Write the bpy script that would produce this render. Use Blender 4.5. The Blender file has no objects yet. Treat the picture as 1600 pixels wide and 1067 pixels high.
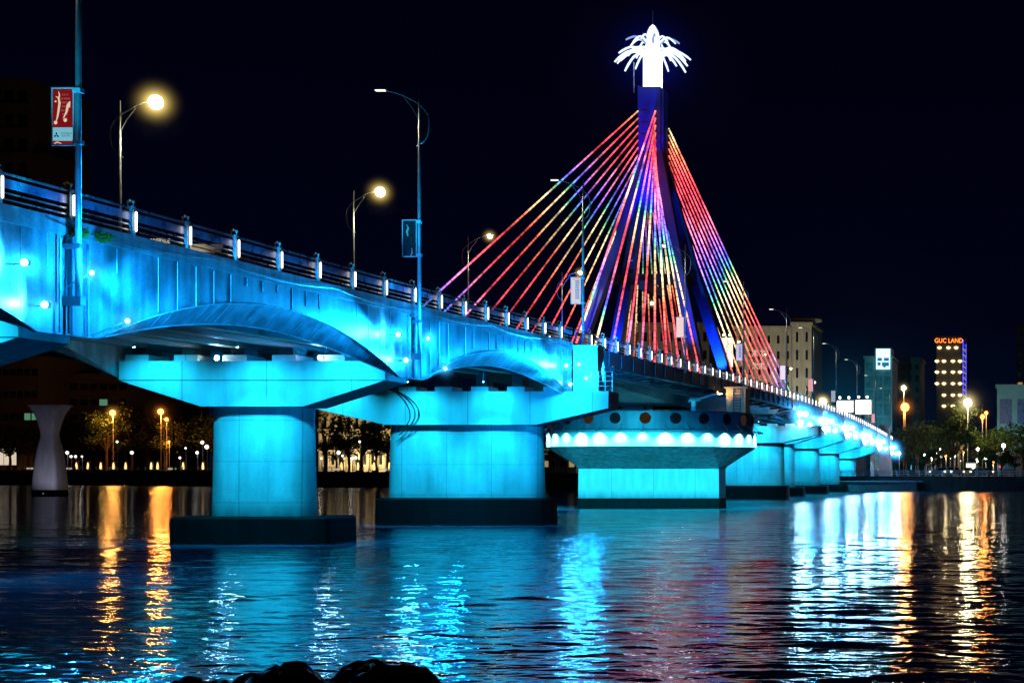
import bpy, math, random
from mathutils import Vector
random.seed(7)
PI = math.pi
sc = bpy.context.scene
col = sc.collection

# ------------------------------------------------------------------ helpers
class MB:
    def __init__(s): s.v = []; s.f = []; s.k = []
    def mark(s): s.k.append(len(s.f))       # faces added from here on take the next material
    def box(s, x0, x1, y0, y1, z0, z1):
        b = len(s.v)
        for z in (z0, z1):
            for x, y in ((x0, y0), (x1, y0), (x1, y1), (x0, y1)): s.v.append((x, y, z))
        s.f += [(b, b+3, b+2, b+1), (b+4, b+5, b+6, b+7), (b, b+1, b+5, b+4), (b+1, b+2, b+6, b+5), (b+2, b+3, b+7, b+6), (b+3, b, b+4, b+7)]
        return s
    def hexa(s, p):          # 8 points: bottom ring of 4, top ring of 4
        b = len(s.v); s.v += [tuple(q) for q in p]
        s.f += [(b, b+3, b+2, b+1), (b+4, b+5, b+6, b+7), (b, b+1, b+5, b+4), (b+1, b+2, b+6, b+5), (b+2, b+3, b+7, b+6), (b+3, b, b+4, b+7)]
        return s
    def quad(s, a, b_, c, d):
        b = len(s.v); s.v += [tuple(a), tuple(b_), tuple(c), tuple(d)]; s.f.append((b, b+1, b+2, b+3)); return s
    def loft(s, rings, closed=True, cap=True):
        b = len(s.v); n = len(rings[0])
        for r in rings: s.v += [tuple(q) for q in r]
        for i in range(len(rings)-1):
            for j in range(n if closed else n-1):
                k = (j+1) % n
                s.f.append((b+i*n+j, b+i*n+k, b+(i+1)*n+k, b+(i+1)*n+j))
        if cap and closed:
            s.f.append(tuple(b+j for j in range(n-1, -1, -1)))
            s.f.append(tuple(b+(len(rings)-1)*n+j for j in range(n)))
        return s
    def tube(s, pts, r, seg=6, cap=True):
        pts = [Vector(p) for p in pts]
        rs = r if isinstance(r, (list, tuple)) else [r]*len(pts)
        rings = []
        up = Vector((0, 0, 1))
        for i, p in enumerate(pts):
            t = (pts[min(i+1, len(pts)-1)] - pts[max(i-1, 0)])
            if t.length < 1e-9: t = Vector((0, 0, 1))
            t.normalize()
            a = t.cross(up if abs(t.z) < .95 else Vector((0, 1, 0))); a.normalize(); c = t.cross(a)
            rings.append([p + (a*math.cos(2*PI*k/seg) + c*math.sin(2*PI*k/seg))*rs[i] for k in range(seg)])
        return s.loft(rings, True, cap)
    def lathe(s, c, prof, seg=16):
        return s.loft([[(c[0]+r*math.cos(2*PI*k/seg), c[1]+r*math.sin(2*PI*k/seg), c[2]+z) for k in range(seg)] for r, z in prof])
    def ball(s, c, r, seg=10, rz=None):
        rz = rz or r
        return s.lathe(c, [(max(r*math.sin(PI*i/seg), r*.02), -rz*math.cos(PI*i/seg)) for i in range(seg+1)], seg)
    def build(s, name, mat, parent=None, org=None, smooth=False, auto=None):
        if org is None: org = tuple(parent['_org']) if parent is not None and '_org' in parent else (0, 0, 0)
        me = bpy.data.meshes.new(name)
        me.from_pydata([(x-org[0], y-org[1], z-org[2]) for x, y, z in s.v], [], s.f)
        for j, k in enumerate(s.k):
            for i in range(k, len(s.f)): me.polygons[i].material_index = j+1
        me.update()
        import bmesh
        bm = bmesh.new(); bm.from_mesh(me); bmesh.ops.recalc_face_normals(bm, faces=bm.faces); bm.to_mesh(me); bm.free()
        if smooth:
            for p in me.polygons: p.use_smooth = True
            if auto is not None:
                try: me.set_sharp_from_angle(angle=math.radians(auto))
                except Exception: pass
        for q in (mat if isinstance(mat, (list, tuple)) else [mat]): me.materials.append(q)
        o = bpy.data.objects.new(name, me); col.objects.link(o)
        if parent is not None:
            o.parent = parent
            if '_org' in parent: o['_org'] = tuple(org)
        else: o.location = org
        return o

def smooth_pts(p, k=5):
    p = [Vector(q) for q in p]; out = []
    for i in range(len(p)-1):
        a, b, c, d = p[max(i-1, 0)], p[i], p[i+1], p[min(i+2, len(p)-1)]
        for j in range(k):
            t = j/k; out.append(.5*((2*b)+(c-a)*t+(2*a-5*b+4*c-d)*t*t+(3*b-a-3*c+d)*t**3))
    return out+[p[-1]]
def tag(o, label=None, cat=None, group=None, kind=None):
    if label: o['label'] = label
    if cat: o['category'] = cat
    if group: o['group'] = group
    if kind: o['kind'] = kind
    return o
def thing(name, label, cat, loc, group=None):
    o = bpy.data.objects.new(name, None); col.objects.link(o); o.location = loc; o['_org'] = tuple(loc)
    o.empty_display_size = .3
    return tag(o, label, cat, group)
def kids(o): return [c for c in bpy.data.objects if c.parent == o]
def copy_tree(o, parent=None):
    c = o.copy(); col.objects.link(c)
    if parent is not None: c.parent = parent
    for ch in list(o.children): copy_tree(ch, c)
    return c

# ------------------------------------------------------------------ materials
MATS = {}
def new_mat(name):
    m = bpy.data.materials.new(name); m.use_nodes = True
    m.node_tree.nodes.clear(); MATS[name] = m
    return m, m.node_tree.nodes, m.node_tree.links
def emis(name, c, s):
    m, N, L = new_mat(name)
    e = N.new('ShaderNodeEmission'); e.inputs[0].default_value = (*c, 1); e.inputs[1].default_value = s
    o = N.new('ShaderNodeOutputMaterial'); L.new(e.outputs[0], o.inputs[0]); return m
def surf(name, c, rough=.6, metal=0, var=.3, scale=1.0, streak=0, bump=0, spec=.4, fine=12.0, joint=0, tide=0, xj=0):
    """weathered surface: cloudy noise, fine grain and optional vertical run-off streaks"""
    m, N, L = new_mat(name)
    tc = N.new('ShaderNodeNewGeometry')
    n1 = N.new('ShaderNodeTexNoise'); n1.inputs['Scale'].default_value = scale; n1.inputs['Detail'].default_value = 6
    n1.inputs['Roughness'].default_value = .65
    L.new(tc.outputs['Position'], n1.inputs['Vector'])
    mp = N.new('ShaderNodeMapping'); mp.inputs['Scale'].default_value = (1.3, 1.3, .16)
    L.new(tc.outputs['Position'], mp.inputs['Vector'])
    n2 = N.new('ShaderNodeTexNoise'); n2.inputs['Scale'].default_value = 1.3; n2.inputs['Detail'].default_value = 5
    L.new(mp.outputs[0], n2.inputs['Vector'])
    n3 = N.new('ShaderNodeTexNoise'); n3.inputs['Scale'].default_value = fine; n3.inputs['Detail'].default_value = 3
    L.new(tc.outputs['Position'], n3.inputs['Vector'])
    def rng(n, lo, hi, a=.3, b=.7):
        r = N.new('ShaderNodeMapRange'); r.inputs[1].default_value = a; r.inputs[2].default_value = b
        r.inputs[3].default_value = lo; r.inputs[4].default_value = hi
        L.new(n.outputs[0], r.inputs[0]); return r
    r1 = rng(n1, 1-var, 1+var*.5); r2 = rng(n2, 1-streak, 1+streak*.3); r3 = rng(n3, 1-var*.35, 1+var*.2)
    a = N.new('ShaderNodeMath'); a.operation = 'MULTIPLY'; L.new(r1.outputs[0], a.inputs[0]); L.new(r2.outputs[0], a.inputs[1])
    b = N.new('ShaderNodeMath'); b.operation = 'MULTIPLY'; L.new(a.outputs[0], b.inputs[0]); L.new(r3.outputs[0], b.inputs[1])
    def mul(x, y):
        k = N.new('ShaderNodeMath'); k.operation = 'MULTIPLY'; L.new(x, k.inputs[0]); L.new(y, k.inputs[1]); return k
    sx = N.new('ShaderNodeSeparateXYZ'); L.new(tc.outputs['Position'], sx.inputs[0])
    for ax, st in (('Z', joint), ('X', xj)):
        if st:
            d = N.new('ShaderNodeMath'); d.operation = 'DIVIDE'; d.inputs[1].default_value = st; L.new(sx.outputs[ax], d.inputs[0])
            f = N.new('ShaderNodeMath'); f.operation = 'PINGPONG'; f.inputs[1].default_value = .5; L.new(d.outputs[0], f.inputs[0])
            r = N.new('ShaderNodeMapRange'); r.inputs[1].default_value = .004; r.inputs[2].default_value = .012; r.inputs[3].default_value = .62; r.inputs[4].default_value = 1; L.new(f.outputs[0], r.inputs[0])
            b = mul(b.outputs[0], r.outputs[0])
    if tide:
        n4 = N.new('ShaderNodeMath'); n4.operation = 'MULTIPLY_ADD'; n4.inputs[1].default_value = 1.6; L.new(n2.outputs[0], n4.inputs[0]); 
        sb = N.new('ShaderNodeMath'); sb.operation = 'SUBTRACT'; L.new(sx.outputs['Z'], sb.inputs[0]); n4.inputs[2].default_value = 0; L.new(n4.outputs[0], sb.inputs[1])
        r = N.new('ShaderNodeMapRange'); r.inputs[1].default_value = tide-.9; r.inputs[2].default_value = tide+.1; r.inputs[3].default_value = .35; r.inputs[4].default_value = 1; L.new(sb.outputs[0], r.inputs[0])
        b = mul(b.outputs[0], r.outputs[0])
    mx = N.new('ShaderNodeVectorMath'); mx.operation = 'SCALE'; mx.inputs[0].default_value = c
    L.new(b.outputs[0], mx.inputs['Scale'])
    p = N.new('ShaderNodeBsdfPrincipled'); L.new(mx.outputs[0], p.inputs['Base Color'])
    p.inputs['Metallic'].default_value = metal; p.inputs['Specular IOR Level'].default_value = spec
    rr = rng(n1, rough-.12, min(1, rough+.15)); L.new(rr.outputs[0], p.inputs['Roughness'])
    if bump:
        bp = N.new('ShaderNodeBump'); bp.inputs['Strength'].default_value = 1; bp.inputs['Distance'].default_value = bump
        L.new(n3.outputs[0], bp.inputs['Height']); L.new(bp.outputs[0], p.inputs['Normal'])
    o = N.new('ShaderNodeOutputMaterial'); L.new(p.outputs[0], o.inputs[0])
    return m

M_conc = surf('painted_concrete', (.50, .52, .54), .7, var=.24, scale=.30, streak=.24, bump=.01, joint=2.1, tide=1.35, xj=3.1)
M_capc = surf('cap_concrete', (.56, .58, .60), .6, var=.16, scale=.35, streak=.22, bump=.008, xj=4.3, tide=1.0)
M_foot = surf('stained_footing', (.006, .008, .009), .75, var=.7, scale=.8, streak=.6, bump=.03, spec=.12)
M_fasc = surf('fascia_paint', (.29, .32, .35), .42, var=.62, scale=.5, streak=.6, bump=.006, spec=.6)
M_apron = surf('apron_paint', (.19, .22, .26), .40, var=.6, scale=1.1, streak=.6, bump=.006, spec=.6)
M_seam = surf('seam_metal', (.60, .64, .68), .35, var=.5, scale=2.5, spec=.8)
M_kerb = surf('kerb_concrete', (.27, .29, .31), .6, var=.45, scale=1.3, streak=.5, bump=.01)
M_gird = surf('girder_steel', (.12, .14, .17), .5, var=.35, scale=.8, spec=.5)
M_darkg = surf('dark_girder', (.035, .035, .05), .6, var=.4, scale=.6)
M_asph = surf('asphalt', (.05, .05, .052), .85, var=.3, scale=2)
M_cone = surf('shaded_cone_concrete', (.20, .22, .24), .7, var=.45, scale=.4, streak=.6, bump=.01)  # tone darkened to paint in the shade under the drum
M_pyl = surf('pylon_concrete', (.05, .075, .26), .6, var=.2, scale=.4, streak=.2)
M_steel = surf('galvanised_steel', (.38, .42, .45), .42, .6, var=.25, scale=2)
M_rail = surf('rail_steel', (.35, .40, .44), .3, .7, var=.25, scale=3)
M_band = surf('rail_band', (.14, .24, .42), .3, .1, var=.4, scale=1.5, spec=.7)
M_post = surf('post_paint', (.20, .36, .38), .35, .3, var=.4, scale=5)
M_plate = surf('post_plate', (.30, .19, .10), .4, .4, var=.4, scale=5)
M_gold = surf('finial_metal', (.85, .75, .5), .25, .25, var=.2, scale=8)
M_black = surf('black_housing', (.02, .022, .025), .5, var=.3, scale=3)
M_cable = surf('black_cable', (.012, .012, .015), .5, var=.2)
M_rock = surf('wet_rock', (.012, .012, .013), .38, var=.5, scale=3, bump=.12, fine=5)
M_quay = surf('quay_stone', (.05, .05, .048), .8, var=.5, scale=.5, streak=.4)
M_ground = surf('ground_soil', (.06, .06, .05), .9, var=.4, scale=.1)
M_cream = surf('cream_plaster', (.46, .43, .34), .8, var=.2, scale=.15, streak=.25)
M_grey = surf('grey_plaster', (.28, .27, .26), .8, var=.25, scale=.12, streak=.3)
M_brown = surf('brown_plaster', (.10, .095, .09), .8, var=.25, scale=.12, streak=.3)
M_dkwin = surf('dark_glass', (.012, .014, .018), .15, var=.3, scale=.5, spec=.8)
M_teal = surf('teal_cladding', (.10, .26, .30), .4, .2, var=.3, scale=.2)
M_white = surf('white_paint', (.72, .72, .76), .5, var=.12, scale=.8, streak=.15)
M_bark = surf('bark', (.09, .06, .04), .9, var=.5, scale=2)
M_carp = surf('car_paint_brown', (.30, .14, .07), .3, .3, var=.1)
M_cary = surf('car_paint_yellow', (.55, .38, .05), .3, .1, var=.1)
M_card = surf('car_paint_dark', (.05, .05, .06), .3, .3, var=.1)
M_carw = surf('car_paint_white', (.6, .6, .6), .3, .1, var=.1)
M_tyre = surf('tyre', (.02, .02, .02), .8)
M_red = surf('banner_red', (.32, .018, .02), .6, var=.15, scale=3)
M_lblue = surf('banner_blue', (.32, .62, .75), .6, var=.08)
M_bwhite = surf('banner_white', (.8, .76, .68), .6, var=.08)
M_bdark = surf('banner_dark', (.015, .05, .06), .6, var=.3, scale=4)
M_skin = surf('banner_figure', (.75, .5, .36), .6, var=.15, scale=4)
M_navy = surf('banner_ink', (.01, .03, .08), .6, var=.1)

E_bred = emis('banner_red_selflit', (.20, .006, .010), .9)  # banner print glows by itself in place of white lamplight
E_bblue = emis('banner_blue_selflit', (.18, .52, .66), .9)
E_bfig = emis('banner_figure_selflit', (1.0, .72, .5), .75)
E_bsml = emis('banner_text_selflit', (.75, .3, .28), .5)
M_navy = surf('banner_ink', (.005, .02, .04), .6, var=.1)
M_bdark = surf('banner_dark', (.004, .012, .016), .6, var=.3, scale=4)
def leafmat(name, c, tr=.3):
    m, N, L = new_mat(name)
    g = N.new('ShaderNodeNewGeometry')
    n = N.new('ShaderNodeTexNoise'); n.inputs['Scale'].default_value = .9; L.new(g.outputs['Position'], n.inputs['Vector'])
    cr = N.new('ShaderNodeValToRGB'); cr.color_ramp.elements[0].color = (*[k*.35 for k in c], 1); cr.color_ramp.elements[1].color = (*[min(1, k*1.5) for k in c], 1)
    cr.color_ramp.elements[0].position = .35; cr.color_ramp.elements[1].position = .65
    L.new(n.outputs[0], cr.inputs[0])
    d = N.new('ShaderNodeBsdfDiffuse'); t = N.new('ShaderNodeBsdfTranslucent'); L.new(cr.outputs[0], d.inputs[0]); L.new(cr.outputs[0], t.inputs[0])
    mx = N.new('ShaderNodeMixShader'); mx.inputs[0].default_value = tr; L.new(d.outputs[0], mx.inputs[1]); L.new(t.outputs[0], mx.inputs[2])
    o = N.new('ShaderNodeOutputMaterial'); L.new(mx.outputs[0], o.inputs[0]); return m
M_leaf = leafmat('leaf_green', (.055, .10, .03))
M_leaf2 = leafmat('leaf_olive', (.07, .10, .03))
M_leafy = leafmat('leaf_bright', (.12, .22, .03), .4)

E_cyan = emis('lens_cyan', (.22, .80, 1.0), 20)
E_capl = emis('lens_cap', (.55, .92, 1.0), 220)
E_cyanfar = emis('lens_cyan_far', (.5, .88, 1.0), 170)
E_warm = emis('lens_warm', (1.0, .82, .42), 55)
E_dimw = emis('lens_dim', (1.0, .95, .75), 2.2)
E_tube = emis('tube_white', (1.0, .93, .90), 5)
E_orange = emis('lens_orange', (1.0, .27, .035), 13)
E_white = emis('lens_white', (1.0, .97, .9), 10)
E_globe = emis('globe_white', (1.0, .93, .8), 2.2)
E_palm = emis('palm_white', (.80, .88, 1.0), 3.2)
E_frond = emis('palm_frond_white', (.66, .78, 1.0), 1.6)
E_palm2 = emis('palm_shade', (.35, .5, 1.0), .8)
E_screen = emis('screen_white', (.6, .95, 1.0), 1.6)
E_screenb = emis('screen_blue', (.02, .25, .5), .7)
E_board = emis('billboard_glow', (1.0, .97, .98), 4.5)
E_boardy = emis('billboard_cream', (1.0, .92, .68), 1.6)
E_signo = emis('sign_orange', (1.0, .20, .015), 3.2)
E_blue = emis('strip_blue', (.05, .06, 1.0), 1.6)
E_lamp = emis('window_lamp', (1.0, .66, .30), 3.0)
E_winw = emis('window_warm', (1.0, .62, .25), .35)
E_wing = emis('window_green', (.25, .7, .4), .3)
E_shop = emis('shop_front', (1.0, .82, .6), .7)
E_boll = emis('bollard_glow', (1.0, .62, .22), 2.2)
E_redl = emis('tail_red', (1.0, .03, .02), 6)
E_head = emis('head_light', (1.0, .86, .6), 14)
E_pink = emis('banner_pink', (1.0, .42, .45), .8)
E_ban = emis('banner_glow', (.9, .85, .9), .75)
E_port = emis('porthole_amber', (.30, .15, .06), .10)
M_port = surf('porthole_dark', (.006, .006, .007), .9, spec=.05)
E_amber = emis('amber_wall_lamp', (1.0, .6, .18), 9)

# ------------------------------------------------------------------ camera model: px of a 1600 px wide photo, lens axis along +Y
F = 2700.0; VX = 1608.0; HY = 739.0; EYE = 3.6
def P(px, py, Y): return Vector(((px-VX)*Y/F, Y, EYE + (HY-py)*Y/F))
cam = bpy.data.cameras.new('camera'); camo = bpy.data.objects.new('camera', cam); col.objects.link(camo)
cam.sensor_width = 36; cam.lens = 36*F/1600; cam.shift_x = (800-VX)/1600; cam.shift_y = (HY-533.5)/1600
cam.clip_start = .2; cam.clip_end = 12000
camo.location = (0, 0, EYE); camo.rotation_euler = (PI/2, 0, 0)
sc.camera = camo

# ------------------------------------------------------------------ bridge profile
U = 4.0                                   # metres per railing bay
_kn = [0, 8, 14.36, 22.4, 29.4, 40, 48.65, 64, 76, 86, 94.5, 101, 112]
_kz = [7.6, 8.08, 8.42, 8.74, 9.10, 9.58, 9.85, 9.97, 9.68, 9.0, 8.25, 7.6, 6.4]
def D(n):                                  # kerb top height, smooth
    for i in range(len(_kn)-1):
        if n <= _kn[i+1] or i == len(_kn)-2:
            h = _kn[i+1]-_kn[i]; t = (n-_kn[i])/h
            def sl(j):
                a = max(j-1, 0); b = min(j+1, len(_kn)-1); return (_kz[b]-_kz[a])/(_kn[b]-_kn[a])
            m0, m1 = sl(i)*h, sl(i+1)*h
            t2, t3 = t*t, t*t*t
            return EYE + (2*t3-3*t2+1)*_kz[i]+(t3-2*t2+t)*m0+(-2*t3+3*t2)*_kz[i+1]+(t3-t2)*m1
XN, XF = -31.93, -46.45                    # near and far edge
XC = (XN+XF)/2
def frange(a, b, s):
    n = max(1, round((b-a)/s)); return [a+(b-a)*i/n for i in range(n+1)]
def strip(mb, ns, x0, x1, lo, hi):
    mb.loft([[(x0, n*U, D(n)+lo), (x1, n*U, D(n)+lo), (x1, n*U, D(n)+hi), (x0, n*U, D(n)+hi)] for n in ns])
    return mb

def arch_z(n, v0, v1, c):                 # lower edge of the fascia relative to kerb top, v0/v1: springing positions
    mid = (v0+v1)/2; h = (v1-v0)/2; t = abs(n-mid)/h
    if t >= 1: return -3.85
    return -c - (3.85-c)*t*t
def fascia(root, a, b, vs, X, s, detail=True):
    """fascia between n=a..b with V feet at vs (half width .45); s=+1 near side (faces +x), -1 far side"""
    feet = [(v-.45, v+.45) for v in vs]
    spans = []
    for i in range(len(vs)-1): spans.append((feet[i][1], feet[i+1][0]))
    # solid plate
    ns = sorted(set([round(x, 3) for x in frange(a, b, .2)] + [round(q, 3) for f in feet for q in f if a < q < b]))
    def low(n, c=1.55):
        for v0, v1 in spans:
            if v0 < n < v1: return arch_z(n, v0, v1, c)
        return -3.85
    mb = MB(); t = .16
    mb.loft([[(X-s*t, n*U, D(n)+low(n)), (X, n*U, D(n)+low(n)), (X, n*U, D(n)-.55), (X-s*t, n*U, D(n)-.55)] for n in ns])
    mb.mark()
    if detail:
        k = math.ceil(a/.36)
        while k*.36 < b:
            n = k*.36; rr = random.Random(k*7+3)
            w = rr.choice([.008, .012, .02]); top = D(n)-.6; bot = D(n)+low(n)+.03
            if rr.random() < .5: bot += (top-bot)*rr.random()*.7
            if top-bot > .2 and rr.random() < .85: mb.box(X, X+s*.012, n*U-w, n*U+w, bot, top)
            k += 1
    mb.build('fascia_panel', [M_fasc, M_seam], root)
    # curved apron under each arch
    for v0, v1 in spans:
        lo, hi = max(v0, a), min(v1, b)
        if hi-lo < 1: continue
        nn = frange(lo, hi, .18); mb = MB()
        def q(n):
            mid = (v0+v1)/2; h = (v1-v0)/2; tt = min(1, abs(n-mid)/h); w = 1-tt**2.5
            return (X-s*.78*w-s*.02, n*U, D(n)+arch_z(n, v0, v1, 1.55)-.86*w)
        r = []
        for n in nn:
            p = q(n); z = D(n)+low(n)
            r.append([(X+s*.004, n*U, z+.02), p, (p[0]-s*.08, p[1], p[2]+.03), (X-s*.12, n*U, z+.05)])
        mb.loft(r); mb.mark()
        if detail:
            n = lo+.2; i = 0
            while n < hi-.15:
                p = Vector(q(n)); o = Vector((X+s*.004, (n+.0)*U, D(n)+low(n)+.02))
                off = Vector((s*.004, 0, -.003)); rr = random.Random(int(n*100))
                if rr.random() < .55:
                    pp = p+Vector((0, -.35*(1 if n > 0 else -1), 0))
                    w = .012; p = pp if False else p
                    mb.loft([[o+off+Vector((0, -w, 0)), o+off+Vector((0, w, 0)), o-off+Vector((0, w, 0)), o-off+Vector((0, -w, 0))],
                             [p+off+Vector((0, -w, 0)), p+off+Vector((0, w, 0)), p-off+Vector((0, w, 0)), p-off+Vector((0, -w, 0))]])
                n += .23
        if detail:  # pale beads added as a highlight line along the apron edges
            mb.tube([Vector(q(n))+Vector((0, 0, -.01)) for n in nn[1:-1]], .028, 5)
            mb.tube([(X+s*.012, n*U, D(n)+low(n)+.0) for n in nn[1:-1]], .018, 5)
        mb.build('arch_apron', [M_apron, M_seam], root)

def approach(name, label, a, b, vs, detail):
    root = thing(name, label, 'bridge span', (XC, a*U, 0))
    ns = frange(a, b, .5)
    mb = MB(); strip(mb, ns, XF+.05, XN-.2, -.95, -.28); mb.build('deck_slab', M_gird, root)
    mb = MB(); strip(mb, ns, XF+.4, XN-.6, -.276, -.25); mb.build('road_surface', M_asph, root)
    mb = MB(); strip(mb, ns, XN-.22, XN+.06, -.55, 0); mb.box(XN-.2, XN+.1, b*U-.01, b*U+.02, D(b)-.5, D(b)-.05)
    mb.build('near_kerb', M_kerb, root)
    mb = MB(); strip(mb, ns, XF-.06, XF+.22, -.55, 0); mb.build('far_kerb', M_kerb, root)
    fascia(root, a, b, vs, XN, 1, detail)
    fascia(root, a, b, vs, XF, -1, False)
    for i in range(6):
        x = -45.5 + i*2.5
        mb = MB(); ng = frange(a, b, 1)
        strip(mb, ng, x-.32, x+.32, -2.32, -2.12); strip(mb, ng, x-.1, x+.1, -2.12, -.955)
        mb.build('girder', M_gird, root)
    for v in frange(a+.3, b-.3, 2.66):
        mb = MB(); mb.box(-45.3, -33.2, v*U-.12, v*U+.12, D(v)-1.9, D(v)-.96); mb.build('cross_beam', M_gird, root)
    return root
V = [14.35+8*k for k in range(-1, 3)]; V[-1] = 30.6
near_span = approach('approach_span', 'near approach span with scalloped cyan-lit fascia on the left of the photo', 8, 30.15, V, True)
VF = [59.4] + [68+8*k for k in range(0, 5)]; VF[-1] = 100.2
far_span = approach('approach_span', 'distant approach span with glowing fascia beyond the cable-stayed part', 59.85, 100.6, VF, False)

for v in (14.3, 22.3):
    for k_, (dn, r_) in enumerate(((-.12, .05), (.02, .07), (.30, .05))):
        mb = MB(); yy = (v+dn)*U; mb.tube([(XN+.12, yy, D(v)-.7), (XN+.12, yy, D(v)-3.8)], r_, 6); mb.build('drain_pipe', M_gird if k_ else M_seam, near_span)
    mb = MB(); mb.box(XN, XN+.07, v*U+.35, v*U+.6, D(v)-3.8, D(v)-.56); mb.build('joint_cover', M_gird, near_span)
# ------------------------------------------------------------------ swing span with pylon and cables
sw = thing('cable_stayed_span', 'dark swing span hung on rainbow-lit cables from a tall blue pylon', 'bridge', (XC, 45*U, 0))
ns = frange(30.3, 59.7, .5)
mb = MB(); strip(mb, ns, XF+.05, XN-.2, -.95, -.28); mb.build('deck_slab', M_darkg, sw)
mb = MB(); strip(mb, ns, XF+.4, XN-.6, -.276, -.25); mb.build('road_surface', M_asph, sw)
for s, X in ((1, XN), (-1, XF)):
    mb = MB(); strip(mb, ns, min(X, X-s*.3), max(X, X-s*.3), -1.15, 0)
    for n in frange(30.8, 59.2, 1): mb.box(min(X-s*.1, X+s*.05), max(X-s*.1, X+s*.05), n*U-.08, n*U+.08, D(n)-1.15, D(n)-.1)
    strip(mb, ns, min(X+s*.0, X-s*.6), max(X+s*.0, X-s*.6), -1.3, -1.151)
    mb.build('edge_girder', M_darkg, sw)
mb = MB()
mb.loft([[(XC-4.2, n*U, D(n)-.96-h), (XC+4.2, n*U, D(n)-.96-h), (XC+5.6, n*U, D(n)-.96), (XC-5.6, n*U, D(n)-.96)]
         for n, h in [(30.4, .9), (36, 1.1), (41, 1.7), (44, 2.1), (46, 2.1), (49, 1.7), (54, 1.1), (59.6, .9)]])
mb.build('box_girder', M_darkg, sw)
mb = MB()
for n in frange(31, 59, 2):
    for s in (-1, 1):
        mb = MB(); mb.tube([(XC+s*4.6, n*U, D(n)-1.5), (XC+s*7.1, n*U, D(n)-1.2)], .12, 5); mb.build('brace', M_darkg, sw)
        mb = MB(); mb.tube([(XC+s*4.6, n*U+.3, D(n)-1.5), (XC+s*7.1, n*U+3, D(n)-1.25)], .08, 5); mb.build('brace', M_darkg, sw)
mb = MB(); mb.tube([(XN-.4, 31*U, D(31)-1.75), (XN-.6, 41*U, D(41)-2.2)], .08, 6)
mb.tube([(XN-1.5, 34*U, D(34)-1.6), (XN-1.5, 44*U, D(44)-1.8)], .12, 6)
mb.build('service_pipe', M_gird, sw)

PX, PY = -39.2, 180.0
pyl_top = 3.6+(739-140)/15.0            # 43.5
join = 37.0
base_z = D(45)-.27
for sx in (-1, 1):
    for sy in (-1, 1):
        def sq(cx, cy, z, hx, hy): return [(cx-hx, cy-hy, z), (cx+hx, cy-hy, z), (cx+hx, cy+hy, z), (cx-hx, cy+hy, z)]
        mb = MB(); mb.loft([sq(PX+sx*6.6, PY+sy*8.2, base_z, .55, .7), sq(PX+sx*3.6, PY+sy*4.5, base_z+(join-base_z)*.47, .6, .7), sq(PX+sx*.55, PY+sy*.6, join, .62, .62)])
        mb.build('pylon_leg', M_pyl, sw)
mb = MB()
mb.box(PX-1.18, PX+1.05, PY-1.25, PY+1.25, join-6, pyl_top)
mb.box(PX+1.051, PX+1.35, PY-1.1, PY+1.1, join-5, pyl_top-.2)
mb.box(PX-1.28, PX-1.18, PY-1.3, PY-1.2, join-6, pyl_top+.1)
col_o = mb.build('pylon_column', M_pyl, sw)
for z in frange(join-5, pyl_top-3, 1.2): MB().box(PX-1.0, PX-.2, PY-1.29, PY-1.251, z, z+.5).build('anchor_plate', M_pyl, col_o)
mb = MB(); mb.box(PX-4.2, PX+4.2, PY-.4, PY+.4, 23.2, 24.3); mb.box(PX-.4, PX+.4, PY-4.6, PY+4.6, 22.2, 23.1)
mb.build('pylon_crossbeam', M_darkg, sw)
mb = MB(); mb.tube([(PX-1.75, PY-1, pyl_top-.6), (PX-1.75, PY-1, pyl_top+2.6)], .06, 5); mb.tube([(PX, PY, pyl_top+6), (PX, PY, pyl_top+8.2)], .05, 5)
mb.build('lightning_rod', M_steel, sw)

# palm ornament (one luminous crown, lies on the pylon: its parts)
tz = pyl_top
palm = MB(); palm.lathe((PX, PY, tz), [(.94, 0), (.94, 3.4), (.82, 4.1), (.68, 4.7)], 24)
trunk = palm.build('palm_trunk', E_palm, sw, smooth=True, auto=40)
mb = MB()
for k in range(24):
    a = 2*PI*k/24
    if k % 2: mb.tube([(PX+.95*math.cos(a), PY+.95*math.sin(a), tz+.2), (PX+.95*math.cos(a), PY+.95*math.sin(a), tz+3.4)], .04, 4)
mb.build('trunk_ribs', E_palm, trunk)
mb = MB(); mb.lathe((PX, PY, tz+4.6), [(.64, 0), (.68, .5), (.64, 1.0), (.50, 1.5), (.32, 1.85), (.13, 2.06), (.02, 2.12)], 20)
bud = mb.build('palm_bud', E_palm, sw, smooth=True)
mb = MB()
for k in range(12):
    a = 2*PI*k/12+.12
    mb.tube([(PX+r*math.cos(a), PY+r*math.sin(a), tz+4.6+z) for r, z in [(.64, -.3), (.69, .5), (.65, 1.0), (.51, 1.5), (.31, 1.88)]], .045, 4)
mb.build('bud_ribs', E_palm2, bud)
def frond(az, R, z0, rise, drop, r0=.15):
    pts = []
    for i in range(9):
        t = i/8; rad = .6+(R-.6)*t; z = z0+rise*math.sin(min(1, t*1.5)*PI/2)-drop*t**2.4
        pts.append((PX+rad*math.cos(az), PY+rad*math.sin(az), z))
    m = MB(); m.tube(pts, [r0*.8]+[r0]*7+[r0*.75], 6); return m
for k in range(20):
    az = 2*PI*k/20+.1
    frond(az, 3.9-.25*(k % 2), tz+3.2, 1.15, 1.2+.4*((k*7) % 3), .125).build('palm_frond', E_frond, sw, smooth=True)
for k in range(12):
    az = 2*PI*k/12+.3
    frond(az, 2.75-.2*(k % 2), tz+4.6, .95, .6+.35*((k*5) % 3), .105).build('palm_frond', E_frond if k % 3 else E_palm2, sw, smooth=True)

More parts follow.
